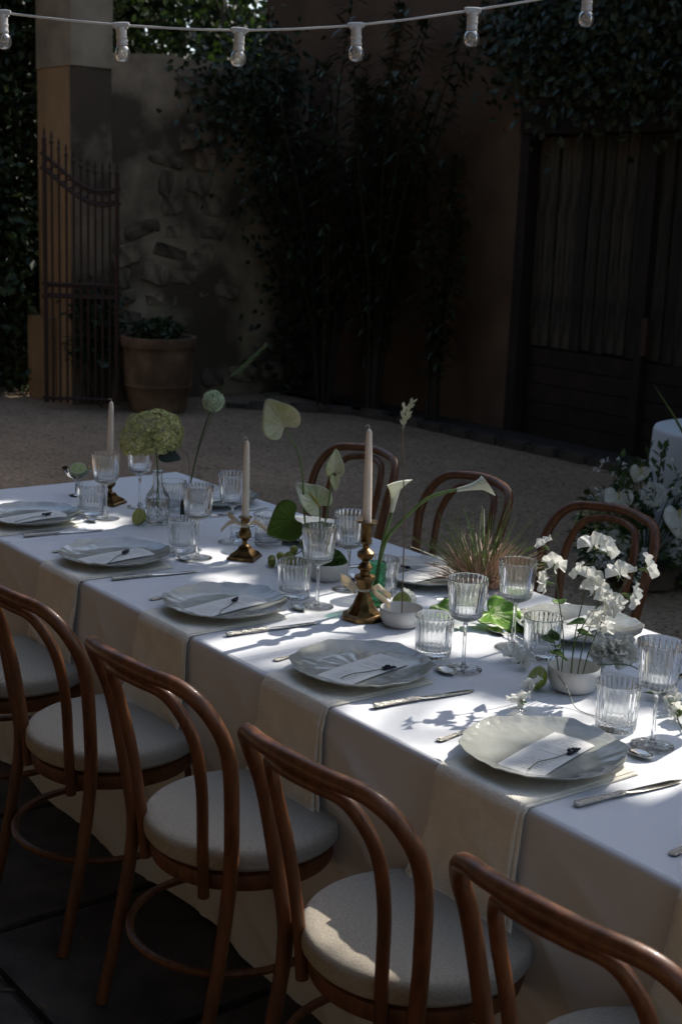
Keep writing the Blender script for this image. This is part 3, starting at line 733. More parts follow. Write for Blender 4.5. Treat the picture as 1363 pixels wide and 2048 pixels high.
# tumbler: one closed heavy-based glass, fluted outside
def fl2(n, d, z0, z1, nout):
    """flutes only on the outside of the wall"""
    def f(a, r, z, i):
        if i >= nout: return r, z
        k = min(1, max(0, (z-z0)/.010))*min(1, max(0, (z1-z)/.012))
        return r*(1-d*k*abs(math.sin(n*a/2))**.8), z
    return f
def glat(prof, n, f):
    b = MB(); cnt = [0]
    def rf(a, r, z): 
        i = cnt[0]//n; cnt[0] += 1; return f(a, r, z, i)
    return b.lathe(prof, n, rf, cap=(False, False))
tum_body = glat([(.0001, .0010), (.036, .0005), (.0405, .0012), (.0430, .004), (.0440, .010), (.0446, .022), (.0456, .040), (.0470, .065), (.0486, .090), (.0495, .1040), (.0492, .1052), (.0484, .1052), (.0480, .1035), (.0462, .085), (.0436, .050), (.0420, .030), (.0405, .0235), (.036, .0205), (.0001, .0190)], 200, fl2(24, .062, .004, .100, 10)).mesh('body', G_SOLID, sharp=0)
def tumbler(x, y, label, g='clear fluted tumblers'):
    t = thing('water_tumbler', label, 'tumbler', (x, y, TZ+.0012), rnd(0, TAU), g)
    put('body', tum_body, t)
gob_bowl = glat([(.0001, .1158), (.0050, .1160), (.010, .1190), (.020, .1240), (.031, .1290), (.0375, .134), (.0398, .1405), (.0412, .150), (.0432, .170), (.0465, .200), (.0489, .2268), (.0487, .2278), (.0481, .2278), (.0478, .2262), (.0452, .200), (.0416, .170), (.0392, .152), (.0370, .1445), (.031, .1405), (.0001, .1385)], 200, fl2(24, .066, .122, .222, 11)).mesh('bowl', G_SOLID, sharp=0)
gob_stem = MB().lathe([(.0105, .0055), (.0062, .010), (.0046, .02), (.0040, .05), (.0040, .08), (.0046, .105), (.0058, .1155)], 10, cap=(True, True)).mesh('stem', G_SOLID, sharp=0)
def footf(a, r, z): return r, z*(1+.28*math.cos(16*a)*(1 if .008 < r < .04 else 0))
gob_foot = MB().lathe([(.0, .0004), (.044, .0004), (.0458, .0010), (.0455, .0018), (.034, .0030), (.020, .0046), (.0105, .0062), (.0, .0066)], 96, footf, cap=(False, False)).mesh('foot', G_SOLID, sharp=0)
def goblet(x, y, label, g='clear fluted goblets'):
    t = thing('wine_goblet', label, 'goblet', (x, y, TZ+.0012), rnd(0, TAU), g)
    put('bowl', gob_bowl, t); put('stem', gob_stem, t); put('foot', gob_foot, t)
for x, y, l in ((-1.342, .431, 'in front of the farthest brass candlestick'), (-.736, .425, 'between the cut glass bottle and the short candlestick'), (-.126, .434, 'in front of the moss bowl with anthuriums'),
                (.476, .425, 'in front of the variegated leaf'), (1.045, .438, 'beside the sweet pea bowl, above its trailing white blossoms'),
                (-1.451, .623, 'under the round green viburnum head'), (-.856, .629, 'directly behind the short brass candlestick'), (-.221, .613, 'between the moss bowl and the tall brass candlestick'), (.418, .647, 'in front of the dry grass tuft'), (1.02, .66, 'beyond the white carnation at the gravel side')):
    goblet(x, y, 'clear fluted wine goblet '+l)
for x, y, l in ((-1.435, .421, 'next to the farthest goblet row by the compote'), (-.834, .434, 'in front of the dark bottle of allium'), (-.234, .433, 'in front of the green grapes'), (.362, .429, 'in front of the single-stem bowl'), (.935, .449, 'in front of the sweet pea bowl'),
                (-1.354, .70, 'behind the cut glass bottle vase'), (-.759, .704, 'behind the short candlestick, left of the big leaf'), (.508, .657, 'behind the cut lime with petals'), (-.135, .665, 'behind the green cut glass vase')):
    tumbler(x, y, 'clear fluted water tumbler '+l)
# cut glass bottle vase
def diam(nz, na, d):
    def f(a, r, z):
        k = 1 if .012 < z < .088 else 0
        return r*(1-d*k*(abs(math.sin(na*a+z*nz))*abs(math.sin(na*a-z*nz)))**.5), z
    return f
bv = thing('bottle_vase', 'clear cut glass bottle vase holding the viburnum', 'vase', (-1.203, .553, TZ+.001))
def bvf(a, r, z, i):
    if i < 12 and .010 < z < .092: 
        k = (abs(math.sin(7*a+z*80))*abs(math.sin(7*a-z*80)))**.6; return r*(1-.10*k), z
    if i < 15 and .092 <= z < .14: return r*(1-.10*abs(math.sin(7*a))), z
    return r, z
glat([(.0001, .001), (.036, .0), (.041, .003), (.0425, .010)]+[(.0425, .012+.008*i) for i in range(10)]+[(.034, .104), (.022, .120), (.0165, .135), (.0155, .155), (.016, .172), (.0195, .178), (.0205, .181), (.018, .182), (.0140, .176), (.0130, .155), (.0140, .134), (.0195, .118), (.031, .102), (.0385, .090), (.0385, .020), (.0365, .014), (.0001, .012)], 112, bvf).build('body', G_SOLID, bv, sharp=0)
db = thing('dark_bottle', 'small dark green glass bottle holding allium and wild grass', 'bottle', (-1.155, .64, TZ+.001))
MB().lathe([(.022, 0), (.025, .004), (.025, .06), (.021, .078), (.011, .09), (.010, .110), (.012, .112), (.0105, .113), (.008, .110)], 32, cap=(True, False)).build('body', mat('dark_glass', (.012, .025, .018), .08, spec=.6), db)
# green cut glass vase
gv = thing('green_vase', 'small green diamond-cut glass vase holding two calla lilies', 'vase', (-.052, .578, TZ+.001))
def gdi(a, r, z):
    k = 1 if .01 < z < .122 else 0
    return r*(1+.09*k*(abs(math.sin(6*a+z*150))*abs(math.sin(6*a-z*150)))), z
MB().lathe([(.0215, 0)]+[(.0225+.0025*i/40, .004+.121*i/40) for i in range(41)], 96, gdi, cap=(True, False)).build('body', G_GREEN, gv, sharp=20)
MB().lathe([(.0, .001), (.020, .001), (.0205, .012), (.0, .012)], 32, cap=(False, False)).build('base', solid_glass('green_glass_base', (.25, .75, .48)), gv)
# compote
cp = thing('glass_compote', 'small clear glass footed dish at the far end with fruit', 'dish', (-1.725, .515, TZ+.001))
MB().lathe([(.03, 0), (.03, .003), (.008, .008), (.006, .05), (.012, .062), (.035, .075), (.05, .092), (.055, .105)], 48, cap=(True, False)).build('body', G_SHELL, cp, sharp=0)

# ------------------------------------------------------------------ candlesticks
def octo(zl):
    def f(a, r, z):
        if z < zl:
            s_ = PI/4; q = (a+s_/2) % s_-s_/2; return r*math.cos(s_/2)/math.cos(q)*1.02, z
        return r, z
    return f
tall = thing('brass_candlestick', 'tall turned brass candlestick with octagonal base and white ribbon', 'candlestick', (.023, .477, TZ+.001), R(10), 'brass candlesticks')
MB().lathe([(.058, 0), (.058, .010), (.054, .013), (.044, .016), (.041, .022), (.034, .030), (.027, .045), (.021, .060), (.016, .072), (.0125, .081), (.019, .086), (.0215, .095), (.0245, .104), (.0285, .112), (.027, .118), (.0145, .122), (.0125, .132), (.0195, .138), (.0195, .142), (.0165, .147), (.0095, .156), (.0095, .160), (.018, .165), (.0225, .172), (.0225, .182), (.0165, .187), (.0085, .193), (.0085, .201), (.0135, .208), (.0165, .213), (.0125, .222), (.0125, .245), (.016, .254), (.0155, .261), (.026, .2635), (.0285, .2655), (.0275, .267), (.0125, .265), (.0118, .250)], 48, octo(.068), cap=(True, False)).build('body', M_BRASS, tall, sharp=30)
def sqr(zl):
    def f(a, r, z):
        if z < zl:
            q = (a+PI/4) % (PI/2)-PI/4; return r*.72/math.cos(q)*1.2, z
        return r, z
    return f
def shortstick(loc, label, rz):
    t = thing('brass_candlestick', label, 'candlestick', loc, rz, 'brass candlesticks')
    MB().lathe([(.050, 0), (.050, .008), (.045, .010), (.040, .018), (.026, .026), (.019, .034), (.016, .040), (.008, .044), (.0075, .056), (.011, .060), (.019, .068), (.0205, .078), (.017, .088), (.0125, .098), (.0125, .112), (.0145, .122), (.0135, .127), (.021, .129), (.022, .131), (.0205, .1325), (.0115, .131), (.0112, .118)], 48, sqr(.041), cap=(True, False)).build('body', M_BRASS, t, sharp=30); return t
sc2 = shortstick((-.663, .55, TZ+.001), 'short brass candlestick with square base and cream ribbon bow', R(38))
shortstick((-1.55, .557, TZ+.001), 'short brass candlestick behind the farthest goblet', R(30))
def candle(x, y, z, h, r, label, lean):
    t = thing('taper_candle', label, 'candle', (x, y, z), group='taper candles'); t.rotation_euler = (lean[0], lean[1], 0)
    prof = [(r*1.0, 0), (r*1.02, h*.1), (r*.98, h*.4), (r*.86, h*.75), (r*.72, h*.95), (r*.60, h*.975), (r*.3, h*.992), (.0005, h)]
    MB().lathe(prof, 24, cap=(True, True)).build('wax', M_WAX, t)
    MB().tube(crom([(0, 0, h-.004), (0, 0, h+.006), (-.003, -.004, h+.009), (-.007, -.008, h+.004)], 4), .0011, 5).build('wick', M_RIB, t)
candle(.023, .477, TZ+.252, .262, .0112, 'tall cream taper candle in the tall turned candlestick', (0, R(-1.6)))
candle(-.663, .55, TZ+.120, .252, .0112, 'cream taper candle in the short candlestick with a bow', (0, 0))
candle(-1.55, .557, TZ+.120, .252, .0112, 'cream taper candle at the far end of the table', (R(-1), 0))
def ribbon(c, r, tails, label):
    t = thing('ribbon', label, 'ribbon', c, group='ribbons on the candlesticks'); b = MB()
    b.lathe([(r, -.007), (r+.0012, 0), (r, .007)], 24, cap=(False, False))
    for P, wd in tails:
        Q = crom(P, 5); n = len(Q)
        def f(u, v, Q=Q, wd=wd, n=n):
            i = min(int(u*(n-1)), n-2); q = Q[i].lerp(Q[i+1], u*(n-1)-i); k = .45+.55*min(1, u*3)
            return q+Vector((.003*math.sin(u*7), .002*math.cos(u*9), (v-.5)*wd*k))
        b.sheet(f, 16, 3)
    b.build('band', M_RIB, t, sharp=0); md = t.children[0].modifiers.new('t', 'SOLIDIFY'); md.thickness = .0005
ribbon((.023, .477, TZ+.083), .0145, [([(0, -.015, 0), (-.024, -.034, .020), (-.042, -.046, .026), (-.03, -.036, .010), (-.01, -.02, -.004)], .022), ([(.01, .012, 0), (.02, .032, .006), (.018, .055, -.014), (.026, .072, -.026)], .018), ([(.012, .01, 0), (.035, .03, -.02), (.05, .05, -.045)], .02)], 'translucent cream ribbon tied round the tall candlestick')
ribbon((-.663, .55, TZ+.108), .0135, [([(0, -.013, 0), (-.012, -.03, .012), (-.025, -.05, .0), (-.028, -.07, -.016)], .014), ([(0, .013, 0), (.012, .028, .010), (.028, .042, -.004), (.034, .055, -.012)], .015), ([(-.01, -.01, 0), (-.04, -.03, .026), (-.06, -.02, .018), (-.02, -.01, .002)], .018)], 'cream ribbon bow tied round the short candlestick')

# ================================================================== FLOWERS AND BOWLS
def bowl(x, y, r, h, label):
    t = thing('ceramic_bowl', label, 'bowl', (x, y, TZ+.0012), group='low white bowls')
    MB().lathe([(.0, 0), (r*.70, 0), (r*.82, h*.08), (r*.95, h*.40), (r, h*.72), (r*.985, h*.97), (r*.965, h), (r*.94, h*.96), (r*.93, h*.6), (r*.8, h*.22), (.0, h*.16)], 64, cap=(False, False)).build('body', M_CERAM, t)
    return t
bowl(-.349, .633, .062, .052, 'low white bowl filled with moss and anthuriums')
bowl(.12, .528, .058, .048, 'low white bowl with a single tall grass stem')
bowl(.711, .554, .061, .056, 'low white bowl holding the sweet peas')
MB_ = MB()
mo = thing('moss_mound', 'bright green moss mound filling the anthurium bowl', 'moss', (-.349, .633, TZ+.040))
b = MB(); b.lathe([(.056, .0), (.055, .014), (.045, .034), (.025, .047), (.001, .05)], 20, cap=(True, True)); b.build('mound', mat('moss_core', (.035, .07, .012), .95), mo, sharp=0)
b = MB()
for _ in range(2600):
    a = rnd(0, TAU); ph = math.acos(rnd(0, 1)); n_ = Vector((math.sin(ph)*math.cos(a), math.sin(ph)*math.sin(a), math.cos(ph))); p = Vector((n_.x*.054, n_.y*.054, n_.z*.046)); b.leaf(p, (n_+rvec()*.7).normalized(), rvec(), .009, .004)
b.build('fronds', M_MOSS, mo, smooth=False)
# grapes
gr = thing('grape_bunch', 'bunch of green grapes lying beside the moss bowl', 'grapes', (-.47, .60, TZ+.001))
for c in ((-.09, -.02, .0125), (-.065, .01, .0125), (-.07, -.035, .0125), (-.04, -.02, .0125), (-.045, .015, .0125), (-.02, -.005, .0125), (-.015, -.035, .0125), (.01, -.02, .0125), (-.055, -.01, .032), (-.03, -.012, .033), (-.005, -.02, .033), (.02, -.035, .0125), (.03, .0, .0125), (.012, .015, .0125), (.02, -.012, .032), (.008, -.045, .030), (.012, -.025, .05), (.03, -.03, .048), (.025, -.02, .068)):
    MB().ball(Vector(c)+rvec()*.002+Vector((0, 0, .002)), .0125, 14, 9, (1, 1, 1.12)).build('grape', M_GRAPE, gr, sharp=0)
MB().tube(crom([(-.07, -.01, .03), (-.02, -.01, .04), (.03, -.01, .06), (.06, .0, .085)], 4), .0016, 5).build('stalk', M_STRAW, gr)

def heart(name, c, tip, nrm, L, Wd, material, parent, cup=.15, curl=.2, ruf=.0):
    """heart shaped leaf or spathe: c = where the stalk meets it, tip = direction of the tip"""
    tip = Vector(tip).normalized(); nrm = Vector(nrm); side = tip.cross(nrm).normalized(); nrm = side.cross(tip).normalized()
    b = MB(); na, nr = 48, 8
    b.v.append(Vector(c)+tip*L*.08)
    for i in range(na):
        a = TAU*i/na+1e-3
        hx = math.sin(a)*(1-.22*math.cos(a))
        hy = .23+.45*math.cos(a)+.17*max(0, math.cos(a))**7+.24*math.exp(-((a-PI)/.30)**2)
        x = hx*Wd*.5; y = hy*L
        for k in range(1, nr+1):
            q = k/nr; h = cup*L*abs(hx*q)**1.5*.5-curl*L*(q*max(0, hy))**2*.5+ruf*L*math.sin(a*7)*q*q+.016*L*math.sin(a*13)*q*(1-q)*2
            b.v.append(Vector(c)+tip*L*.08*(1-q)+side*x*q+tip*y*q+nrm*h)
    for i in range(na):
        j = (i+1) % na; b.f.append((0, 1+i*nr, 1+j*nr))
        for k in range(nr-1): b.f.append((1+i*nr+k, 1+i*nr+k+1, 1+j*nr+k+1, 1+j*nr+k))
    o = b.build(name, material, parent, sharp=0); md = o.modifiers.new('t', 'SOLIDIFY'); md.thickness = .0012; return o
VIEW = Vector((.80, -.58, .2))
def anthurium(label, P, tip, nrm, L, Wd, spx):
    b0 = Vector(P[0]); t = thing('anthurium_flower', label, 'flower', tuple(b0), group='anthuriums in the moss bowl')
    Q = [Vector(p)-b0 for p in P]; MB().tube(crom(Q, 6), [.0032, .0026, .0022], 8).build('stem', M_STEM, t)
    s_ = heart('spathe', Q[-1], tip, nrm, L, Wd, M_SPATHE, t, .28, .25, .012)
    if spx: MB().tube(crom([Q[-1], Q[-1]+Vector(spx)*.5+Vector((0, 0, .004)), Q[-1]+Vector(spx)], 4), [.0035, .0042, .002], 8).build('spadix', mat('spadix', (.42, .30, .05), .6), t)
anthurium('tallest pale green anthurium turned to show its veined back', [(-.34, .601, .79), (-.388, .581, .895), (-.425, .590, 1.04), (-.445, .588, 1.105), (-.465, .575, 1.150), (-.482, .562, 1.185)], (-.35, -.30, .62), (.70, -.62, .12), .118, .118, None)
anthurium('pale anthurium leaning left with its yellow spadix showing', [(-.336, .607, .79), (-.36, .600, .868), (-.372, .618, .925), (-.380, .622, .962)], (-.42, -.33, .50), (.62, -.35, .70), .118, .10, (-.035, -.02, .04))
anthurium('small half-folded pale anthurium rising in front of a chair back', [(-.331, .613, .79), (-.353, .616, .868), (-.364, .644, .983), (-.372, .655, 1.045), (-.372, .664, 1.062)], (.02, .06, .9), (.85, -.45, .1), .082, .055, None)
# small drooping lobe of the folded anthurium is a petal-like bract
heart('bract', (-.366-.331+.331, .662, 1.052), (.08, .06, -.9), (.8, -.5, .1), .052, .03, M_SPATHE, None).name = 'fallen_bract'
fb = bpy.data.objects['fallen_bract']; 
an3 = [o for o in bpy.data.objects if o.get('label', '').startswith('small half-folded')][0]
fb.parent = an3; fb.location = (.331, -.613, -.79); fb.name = 'bract'
bl = thing('heart_leaf', 'large dark green leaf standing beside the moss bowl', 'leaf', (-.376, .575, TZ+.045))
MB().tube(crom([(0, 0, 0), (-.01, -.01, .05), (-.025, -.025, .115)], 4), .002, 6).build('stem', M_STEM, bl)
heart('blade', (-.03, -.02, .135), (-.50, -.36, -.38), (.62, -.62, .45), .125, .125, M_LEAF, bl, .18, .15)
for (pos, tp, lb) in (((-.355, .60, .885), (.2, .1, .8), 'small pale leaf between the anthurium stems'), ((-.335, .625, .87), (-.1, .3, .7), 'small pale leaf on the goblet side of the anthurium stems'), ((-.375, .62, .87), (-.2, -.1, .9), 'small pale leaf right behind the large dark leaf')):
    l_ = thing('small_leaf', lb, 'leaf', (pos[0], pos[1], TZ+.07), group='small leaves in the moss bowl')
    MB().tube([(0, 0, -.01), (0, 0, .03), (0, 0, pos[2]-TZ-.07)], .0015, 5).build('stem', M_STEM, l_)
    heart('blade', (0, 0, pos[2]-TZ-.075), tp, (.7, -.6, .3), .06, .035, M_STEM, l_, .2, .1)

# viburnum head
vb = thing('viburnum_flower', 'round yellow-green viburnum head in the cut glass bottle', 'flower', (-1.203, .553, TZ+.02))
MB().tube(crom([(0, 0, 0), (.0, .0, .10), (-.008, .002, .175), (-.02, 0, .25), (-.03, .002, .29)], 5), [.003, .0026], 7).build('stem', M_STEM, vb)
heart('leaf', (-.005, .02, .222), (.35, .5, -.2), (.6, -.6, .4), .075, .06, mat('dark_leaf', (.012, .022, .010), .5), vb, .1, .2)
b = MB(); cc = Vector((-.045, .0, .272)); ax = Vector((.62, .78, 0)); tilt = .32
for _ in range(1500):
    n_ = rvec(); 
    if n_.z < -.55: n_.z = -.55+rnd(0, .1)
    rr = 1+.10*noise.noise(n_*3.1)+.05*noise.noise(n_*8)
    s_ = n_.dot(ax); side = n_.dot(Vector((-.78, .62, 0)))
    p = cc+ax*(s_*.105*rr)+Vector((-.78, .62, 0))*(side*.085*rr)+Vector((0, 0, n_.z*.088*rr+s_*.016))
    d1 = (n_+rvec()*.5).normalized(); t1 = d1.orthogonal().normalized(); t2 = d1.cross(t1); a0 = rnd(0, TAU); c0 = len(b.v); rad = rnd(.006, .009)
    b.v.append(p)
    for k in range(10):
        a = a0+TAU*k/10; q = rad if k % 2 == 0 else rad*.45; b.v.append(p+(t1*math.cos(a)+t2*math.sin(a))*q+d1*.0018)
    for k in range(10): b.f.append((c0, c0+1+k, c0+1+(k+1) % 10))
for _ in range(260):
    n_ = rvec(); p = cc+n_*rnd(.02, .05); b.tube([cc+Vector((.012, 0, -.03)), p], .0009, 3, cap=False)
b.build('flower_head', M_VIB, vb, smooth=False)
# allium and wild grass
al = thing('allium_flower', 'round white allium head on a tall stem', 'flower', (-1.155, .64, TZ+.05))
MB().tube(crom([(0, 0, 0), (-.003, .012, .08), (-.008, .055, .235), (-.010, .095, .335), (-.008, .103, .362)], 6), [.0032, .0026], 7).build('stem', M_STEMD, al)
b = MB(); cc = Vector((-.008, .103, .364))
for _ in range(300):
    n_ = rvec(); e = cc+n_*.036*rnd(.9, 1.06); b.tube([cc, e], .0006, 3, cap=False)
    t1 = n_.orthogonal().normalized(); t2 = n_.cross(t1); a0 = rnd(0, TAU)
    for k in range(6):
        a = a0+TAU*k/6; b.leaf(e-n_*.004, ((t1*math.cos(a)+t2*math.sin(a))*.75+n_*.6).normalized(), n_, .0095, .0032)
b.build('flower_head', M_ALL, al, smooth=False)
wg = thing('wild_grass', 'feathery wild grass plume arching above the allium', 'grass', (-1.150, .636, TZ+.05))
MB().tube(crom([(0, 0, 0), (-.004, .03, .16), (.004, .11, .36), (.01, .155, .455), (.025, .20, .515)], 6), [.0014, .0007], 5).build('stem', M_STEMD, wg)
b = MB()
for k in range(70):
    u = k/70; p = Vector((.008, .15, .44)).lerp(Vector((.055, .262, .555)), u**.9); d = (Vector((.03, .13, .09))+rvec()*.035).normalized(); b.lance(p+rvec()*.003, d, Vector((.7, -.6, .3)), .05*(1-u*.55), .0024, .15)
b.build('plume', mat('plume_green', (.10, .14, .05), .6, trans=.3), wg, smooth=False)
sg = thing('bent_grass', 'thin bent dark stem crossing behind the viburnum', 'grass', (-1.160, .645, TZ+.05))
MB().tube(crom([(0, 0, 0), (-.01, .01, .15), (-.02, -.01, .20), (-.10, -.09, .255)], 5), .0009, 5).build('blade', M_STEMD, sg)

# calla lilies
def calla(label, P, d, L, op):
    b0 = Vector(P[0]); t = thing('calla_lily', label, 'flower', tuple(b0), group='calla lilies in the green vase')
    Q = [Vector(p)-b0 for p in P]; MB().tube(crom(Q, 7), [.0058, .0048, .0042], 10).build('stem', M_STEM, t)
    d = Vector(d).normalized(); s1 = d.cross(Vector((.8, -.6, 0))).normalized(); s2 = d.cross(s1); b = MB(); e = Q[-1]-d*.004
    def f(u, v):
        a = TAU*v+.6; rr = .0045+.006*u+.012*u**3+(.016*op)*max(0, u-.72)/.28*(.6+.5*math.cos(a))
        k = u*L*(1+.16*math.cos(a)*u); return e+d*k+(s1*math.cos(a)+s2*math.sin(a))*rr*(1+.05*math.sin(5*a)*u)
    b.sheet(f, 18, 32); o = b.build('spathe', M_PETAL if False else mat('calla_white', (.78, .80, .68), .45, trans=.3), t, sharp=0); md = o.modifiers.new('t', 'SOLIDIFY'); md.thickness = .0009
calla('upright white calla lily in the green vase', [(-.040, .565, .80), (-.044, .589, .925), (-.047, .610, .985), (-.0505, .622, 1.015)], (-.004, .018, .085), .085, 1)
calla('white calla lily arching far right on a curved stem', [(-.050, .572, .80), (-.041, .592, .925), (-.027, .634, .986), (.003, .694, 1.049), (.035, .742, 1.073), (.052, .768, 1.080)], (.05, .072, .020), .088, .8)
# single tall stem
ss = thing('seed_grass', 'single tall brown stem with a pale seed head', 'grass', (.125, .525, TZ+.010))
MB().tube(crom([(0, 0, 0), (-.012, .008, .12), (-.03, .018, .27), (-.075, .036, .50)], 6), [.0019, .0014], 6).build('stem', M_STRAW, ss)
b = MB()
for (e, n_) in (((-.068, .060, .572), 26), ((-.082, .045, .560), 16)):
    s0 = Vector((-.075, .036, .495)); e = Vector(e)
    for k in range(n_):
        u = .2+.8*k/n_; p = s0.lerp(e, u); d = ((e-s0).normalized()+rvec()*.55).normalized(); b.lance(p, d, Vector((.7, -.6, .2)), .018, .0055, -.05)
    b.tube([s0, e], .0007, 4)
b.build('seed_head', M_SEED, ss, smooth=False)
# grass tuft
tf = thing('grass_tuft', 'spiky grass tuft with dry pinkish base beyond the goblets', 'grass', (-.06, .985, TZ+.002))
for (nm, n_, L0, L1, mt, wd, rx) in (('dry_blades', 420, .07, .18, M_DRY, .0022, .06), ('green_blades', 110, .16, .29, M_BLADE, .0022, .035)):
    b = MB()
    for _ in range(n_):
        a = rnd(0, TAU); rr = rx*math.sqrt(random.random()); s0 = Vector((math.cos(a)*rr, math.sin(a)*rr, 0)); L = rnd(L0, L1); el = rnd(.35, 1.45) if nm[0] == 'g' else rnd(.3, 1.4)
        a2 = a+rnd(-.7, .7); d = Vector((math.cos(a2)*math.cos(el), math.sin(a2)*math.cos(el), math.sin(el)))
        P = [s0, s0+d*L*.5+Vector((0, 0, .006)), s0+d*L+Vector((0, 0, -.02*(L/.2)))]
        b.tube(crom(P, 3), [.0016, .0013, .0006], 3, cap=False)
        if nm[0] == 'g' and random.random() < .35: b.ball(P[-1], .0022, 5, 4, (1, 1, 1.6))
    b.build(nm, mt, tf, smooth=False)
# limes
def lime(loc, rot, label, whole=False):
    t = thing('lime_half', label, 'lime', loc, group='cut limes'); t.rotation_euler = rot; r = .029
    MB().lathe([(max(1e-4, r*math.sin(PI/2*i/10)), -r*math.cos(PI/2*i/10)) for i in range(11)], 32, cap=(False, False)).build('rind', M_LIME, t, sharp=0)
    MB().lathe([(r, 0), (r*.95, .0006), (r*.88, .0003)], 32, cap=(False, False)).build('pith', mat('lime_pith', (.50, .52, .30), .5), t, sharp=0)
    f = MB().lathe([(r*.88, .0002), (.001, .0002)], 32, cap=(False, True)).build('flesh', M_LIMEF, t, sharp=0)
    for k in range(9):
        a = TAU*k/9; MB().box((0, 0, 0), (r*.86, .0012, .0006), Matrix.Rotation(a, 4, 'Z') @ Matrix.Translation((r*.45, 0, .0005))).build('membrane', mat('lime_pith', (.5, .5, .3)), f)
lime((.665, .475, TZ+.031), (R(52), R(-30), 0), 'halved lime leaning on the sweet pea bowl')
lime((.03, .60, TZ+.031), (R(58), R(18), 0), 'halved lime behind the single-stem bowl')
lime((-1.209, .480, TZ+.031), (R(65), R(22), 0), 'halved lime in front of the cut glass bottle')
lime((-1.735, .525, TZ+.102), (R(20), R(30), 0), 'halved lime lying in the glass compote')
# variegated leaf and loose stems
vl = thing('variegated_leaf', 'bright green and white variegated leaf lying on the cloth', 'leaf', (.25, .71, TZ+.004))
heart('blade', (-.03, .03, .028), (.75, .15, -.12), (-.1, -.25, .9), .155, .14, M_VAR, vl, .22, .2, .035)
heart('blade', (-.05, -.05, .024), (-.30, -.65, .22), (.3, -.3, .8), .10, .08, M_VAR, vl, .35, .25, .05)
for (P, rr, label) in (([(.30, .99, 0), (.26, .93, .004), (.24, .84, .003), (.30, .76, .012), (.40, .66, .002)], .0013, 'dark wiry stem trailing past the variegated leaf'),
                       ([(.20, 1.02, 0), (.26, 1.0, .003), (.34, .95, .002)], .0012, 'short dark stem lying before the gravel-side plate'),
                       ([(-.13, .79, 0), (-.14, .84, .006), (-.16, .90, .010), (-.15, .96, .014)], .0022, 'green stem lying across the cloth near the grass tuft'),
                       ([(.70, .50, .05), (.76, .48, .03), (.81, .46, .002), (.87, .46, .002)], .0010, 'thin stem trailing from the sweet pea bowl')):
    t = thing('loose_stem', label, 'stem', (P[0][0], P[0][1], TZ+.002)); MB().tube(crom([Vector(p)-Vector((P[0][0], P[0][1], 0)) for p in P], 5), rr, 6).build('stalk', M_STEMD if rr < .002 else M_STEM, t)

# sweet peas: one blossom mesh set shared by all
def petal_mesh(k):
    b = MB(); ph = rnd(0, 6)
    def std(u, v):   # broad ruffled banner, opens around +x
        a = (v-.5)*2*1.75; r = .026*u*(1-.10*math.exp(-(a/.22)**2)); ruf = .0048*math.sin(a*5.1+ph)*u**2+.0022*math.sin(a*13+ph*2)*u**4
        return (.004+.010*u-.011*u*u*math.cos(a)*.7+ruf, r*math.sin(a)*1.12, r*math.cos(a)*1.0+.002*math.sin(a*9+ph)*u*u)
    b.sheet(std, 10, 44)
    for s_ in (-1, 1):
        def wing(u, v, s_=s_):
            a = (v-.5)*2*1.2; r = .017*u; return (.006+.016*u*math.cos(a)+.002*math.sin(a*5+ph)*u, s_*(.002+.008*u*u+.003*math.sin(a*4+ph)*u), -.002+r*math.sin(a)*.9)
        b.sheet(wing, 5, 12)
    return b.mesh('blossom', M_PETAL, sharp=0)
pms = [petal_mesh(k) for k in range(5)]
calyx = MB().lathe([(.0008, -.010), (.0025, -.006), (.0032, 0), (.002, .004)], 8)
for k in range(5):
    a = TAU*k/5; calyx.leaf(Vector((.003*math.cos(a), .003*math.sin(a), 0)), Vector((math.cos(a)*.6, math.sin(a)*.6, .8)).normalized(), Vector((0, 0, 1)), .009, .003)
cal_me = calyx.mesh('calyx', M_STEM)
def blossom(parent, p, d, sc=1, roll=None):
    d = Vector(d).normalized(); q = d.to_track_quat('X', 'Z'); sc *= 1.12; o = put('blossom', random.choice(pms), parent, p, (0, 0, 0), (sc, sc, sc))
    q = q @ Matrix.Rotation(rnd(-.6, .6) if roll is None else roll, 3, 'X').to_quaternion()
    o.rotation_mode = 'QUATERNION'; o.rotation_quaternion = q
    c = put('calyx', cal_me, o); c.rotation_euler = (0, PI/2, 0)
    return o
SPB = Vector((.715, .548, TZ+.012))
def sweetpea(label, base, P, fl, leafs=0):
    b0 = SPB+Vector(base); t = thing('sweet_pea', label, 'flower', tuple(b0), group='sweet peas in the low bowl'); st = MB()
    Q = crom([Vector((0, 0, 0))]+[Vector(p)-b0 for p in P], 6); st.tube(Q, [.0016, .0013, .001], 6)
    for (p, d, sc) in fl:
        p = Vector(p)-b0; near = min(Q[int(len(Q)*.4):], key=lambda q: (q-p).length+max(0, q.z-p.z)*2); dd = Vector(d).normalized()
        st.tube(crom([near, (near+p-dd*.008)/2+Vector((0, 0, .002)), p-dd*.006*sc], 4), .0008, 5); blossom(t, p, d, sc)
    st.build('stem', M_STEMD, t)
    for k in range(leafs):
        i = random.randint(3, int(len(Q)*.55)); a = rnd(0, TAU); heart('leaf', Q[i], (math.cos(a), math.sin(a), rnd(-.2, .8)), (rnd(-.3, .3), rnd(-.6, 0), 1), rnd(.035, .05), rnd(.025, .035), M_LEAF, t, .3, .2)
L_ = Vector((-.6, -.76, .1)); Rr = Vector((.6, .76, .1)); F_ = Vector((.75, -.6, .1))
